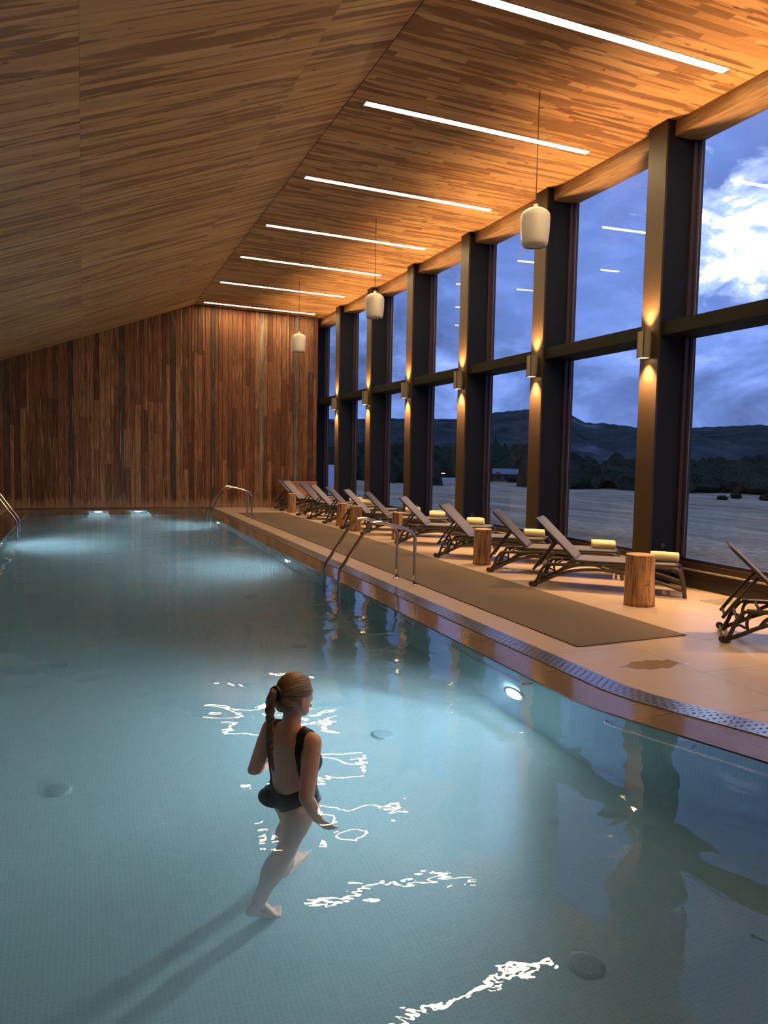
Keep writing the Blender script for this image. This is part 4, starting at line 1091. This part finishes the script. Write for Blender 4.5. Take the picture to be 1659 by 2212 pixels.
# parked car with its lamps on
a = hit(842, 1037); r = empty('car', (a.x, a.y, gz(a.x, a.y)), math.atan2(a.y, a.x) - PI / 2); tag(r, 'dark parked car with lit lamps, far across the field', 'car')
bm = bmesh.new(); box(bm, -2.1, 2.1, -.9, .9, .35, .95, .12); box(bm, -1.2, 1.3, -.8, .8, .9, 1.5, .2); obj('body', bm, M['hwin'], r)
for x in (-1.3, 1.3):
    bm = bmesh.new(); tube(bm, [(x, -.95, .35), (x, .95, .35)], .35, 16); obj('wheel', bm, M['dark'], r)
M['carlamp'] = emis('car_lamp', (1, .95, .9), 6)
bm = bmesh.new(); box(bm, -.9, -.2, -.97, -.9, 1.0, 1.25); obj('lamp', bm, M['carlamp'], r)
# terrace lamps glowing beside the pale house
a = hit(952, 1037); r = empty('terrace_light', (a.x, a.y, gz(a.x, a.y)), math.atan2(a.y, a.x) - PI / 2); tag(r, 'row of small white terrace lights beside the pale house', 'light')
bm = bmesh.new(); box(bm, -.05, .05, -.05, .05, 0, 2.4); obj('post', bm, M['dark'], r)
bm = bmesh.new(); box(bm, -1.2, 1.4, -.1, 0, 2.3, 2.55); obj('lamp_bar', bm, M['carlamp'], r)
# white wall just outside the farthest window
a = at(700, 1010, 0, 10.2); b = at(722, 1010, 0, 10.2)
bm = bmesh.new(); box(bm, 10.0, 10.25, 29.0, 36.0, -.7, 1.42, .02); tag(obj('garden_wall', bm, M['whitef']), 'pale garden wall standing outside the farthest window', 'wall')

# ------------------------------------------------------------------ sky
w = bpy.data.worlds.new('dusk_sky'); scene.world = w; w.use_nodes = True; nt = w.node_tree; N = nt.nodes; Lk = nt.links; N.clear()
out = N.new('ShaderNodeOutputWorld'); bg = N.new('ShaderNodeBackground'); Lk.new(bg.outputs[0], out.inputs[0])
tc = N.new('ShaderNodeTexCoord')
def wn(scale, vec, detail=6, rough=.6, dist=0):
    n = N.new('ShaderNodeTexNoise'); n.inputs['Scale'].default_value = scale; n.inputs['Detail'].default_value = detail; n.inputs['Roughness'].default_value = rough; n.inputs['Distortion'].default_value = dist; Lk.new(vec, n.inputs[0]); return n.outputs['Fac']
def wr(f, stops):
    n = N.new('ShaderNodeValToRGB'); Lk.new(f, n.inputs[0]); e = n.color_ramp.elements
    while len(e) < len(stops): e.new(.5)
    for k, (p, c) in enumerate(stops): e[k].position = p; e[k].color = (c, c, c, 1) if isinstance(c, (int, float)) else (*c, 1)
    return n.outputs[0]
def wm(f, a, b, typ='MIX'):
    n = N.new('ShaderNodeMix'); n.data_type = 'RGBA'; n.blend_type = typ
    for k, v in ((0, f), (6, a), (7, b)):
        if isinstance(v, bpy.types.NodeSocket): Lk.new(v, n.inputs[k])
        elif k == 0: n.inputs[0].default_value = v
        else: n.inputs[k].default_value = (*v, 1)
    return n.outputs[2]
def wmath(op, a, b=0):
    n = N.new('ShaderNodeMath'); n.operation = op
    for k, v in ((0, a), (1, b)):
        if isinstance(v, bpy.types.NodeSocket): Lk.new(v, n.inputs[k])
        else: n.inputs[k].default_value = v
    return n.outputs[0]
mp = N.new('ShaderNodeMapping'); Lk.new(tc.outputs['Generated'], mp.inputs[0]); mp.inputs['Scale'].default_value = (1, 1, 2.1)
sep = N.new('ShaderNodeSeparateXYZ'); Lk.new(tc.outputs['Generated'], sep.inputs[0])
c1 = wn(5.2, mp.outputs[0], 8, .62, .5); c2 = wn(2.3, mp.outputs[0], 5, .55, .3)
skyc = wr(sep.outputs[2], [(.0, (.09, .15, .37)), (.10, (.06, .105, .29)), (.35, (.07, .115, .30)), (1, (.05, .085, .22))])
cl = wr(c1, [(.38, (.026, .038, .090)), (.49, (.050, .080, .195)), (.60, (.10, .155, .36)), (.74, (.24, .31, .55))])
col = wm(wr(c2, [(.40, .35), (.60, .95)]), skyc, cl)
g = ray(1615, 515).normalized()
dt = N.new('ShaderNodeVectorMath'); dt.operation = 'SUBTRACT'; Lk.new(tc.outputs['Generated'], dt.inputs[0]); dt.inputs[1].default_value = g
ms = N.new('ShaderNodeMapping'); Lk.new(dt.outputs[0], ms.inputs[0]); ms.inputs['Scale'].default_value = (1, 1, 1.15)
ln = N.new('ShaderNodeVectorMath'); ln.operation = 'LENGTH'; Lk.new(ms.outputs[0], ln.inputs[0])
c3 = wn(11, mp.outputs[0], 7, .6, .4)
dd = wmath('ADD', ln.outputs['Value'], wmath('MULTIPLY', wmath('SUBTRACT', c3, .5), .32))
bright = wr(dd, [(.012, 1), (.032, .85), (.055, .16), (.10, 0)])
col = wm(bright, col, (1.1, 1.3, 1.7))
# below the horizon: dark ground tone
below = wr(sep.outputs[2], [(.48, 0), (.5, 1)])
Lk.new(col, bg.inputs[0]); bg.inputs['Strength'].default_value = 1.6

# ------------------------------------------------------------------ render look
scene.view_settings.view_transform = 'Standard'; scene.view_settings.look = 'None'; scene.view_settings.gamma = 1; scene.view_settings.use_curve_mapping = False
scene.view_settings.exposure = 1.0
cy = scene.cycles
cy.max_bounces = 8; cy.diffuse_bounces = 3; cy.glossy_bounces = 3; cy.transmission_bounces = 4; cy.transparent_max_bounces = 10; cy.volume_bounces = 1
cy.sample_clamp_indirect = 4; cy.sample_clamp_direct = 0; cy.blur_glossy = .5; cy.caustics_reflective = True; cy.caustics_refractive = True
cy.use_denoising = True; cy.use_adaptive_sampling = True; cy.adaptive_threshold = .1; cy.tile_size = 4096
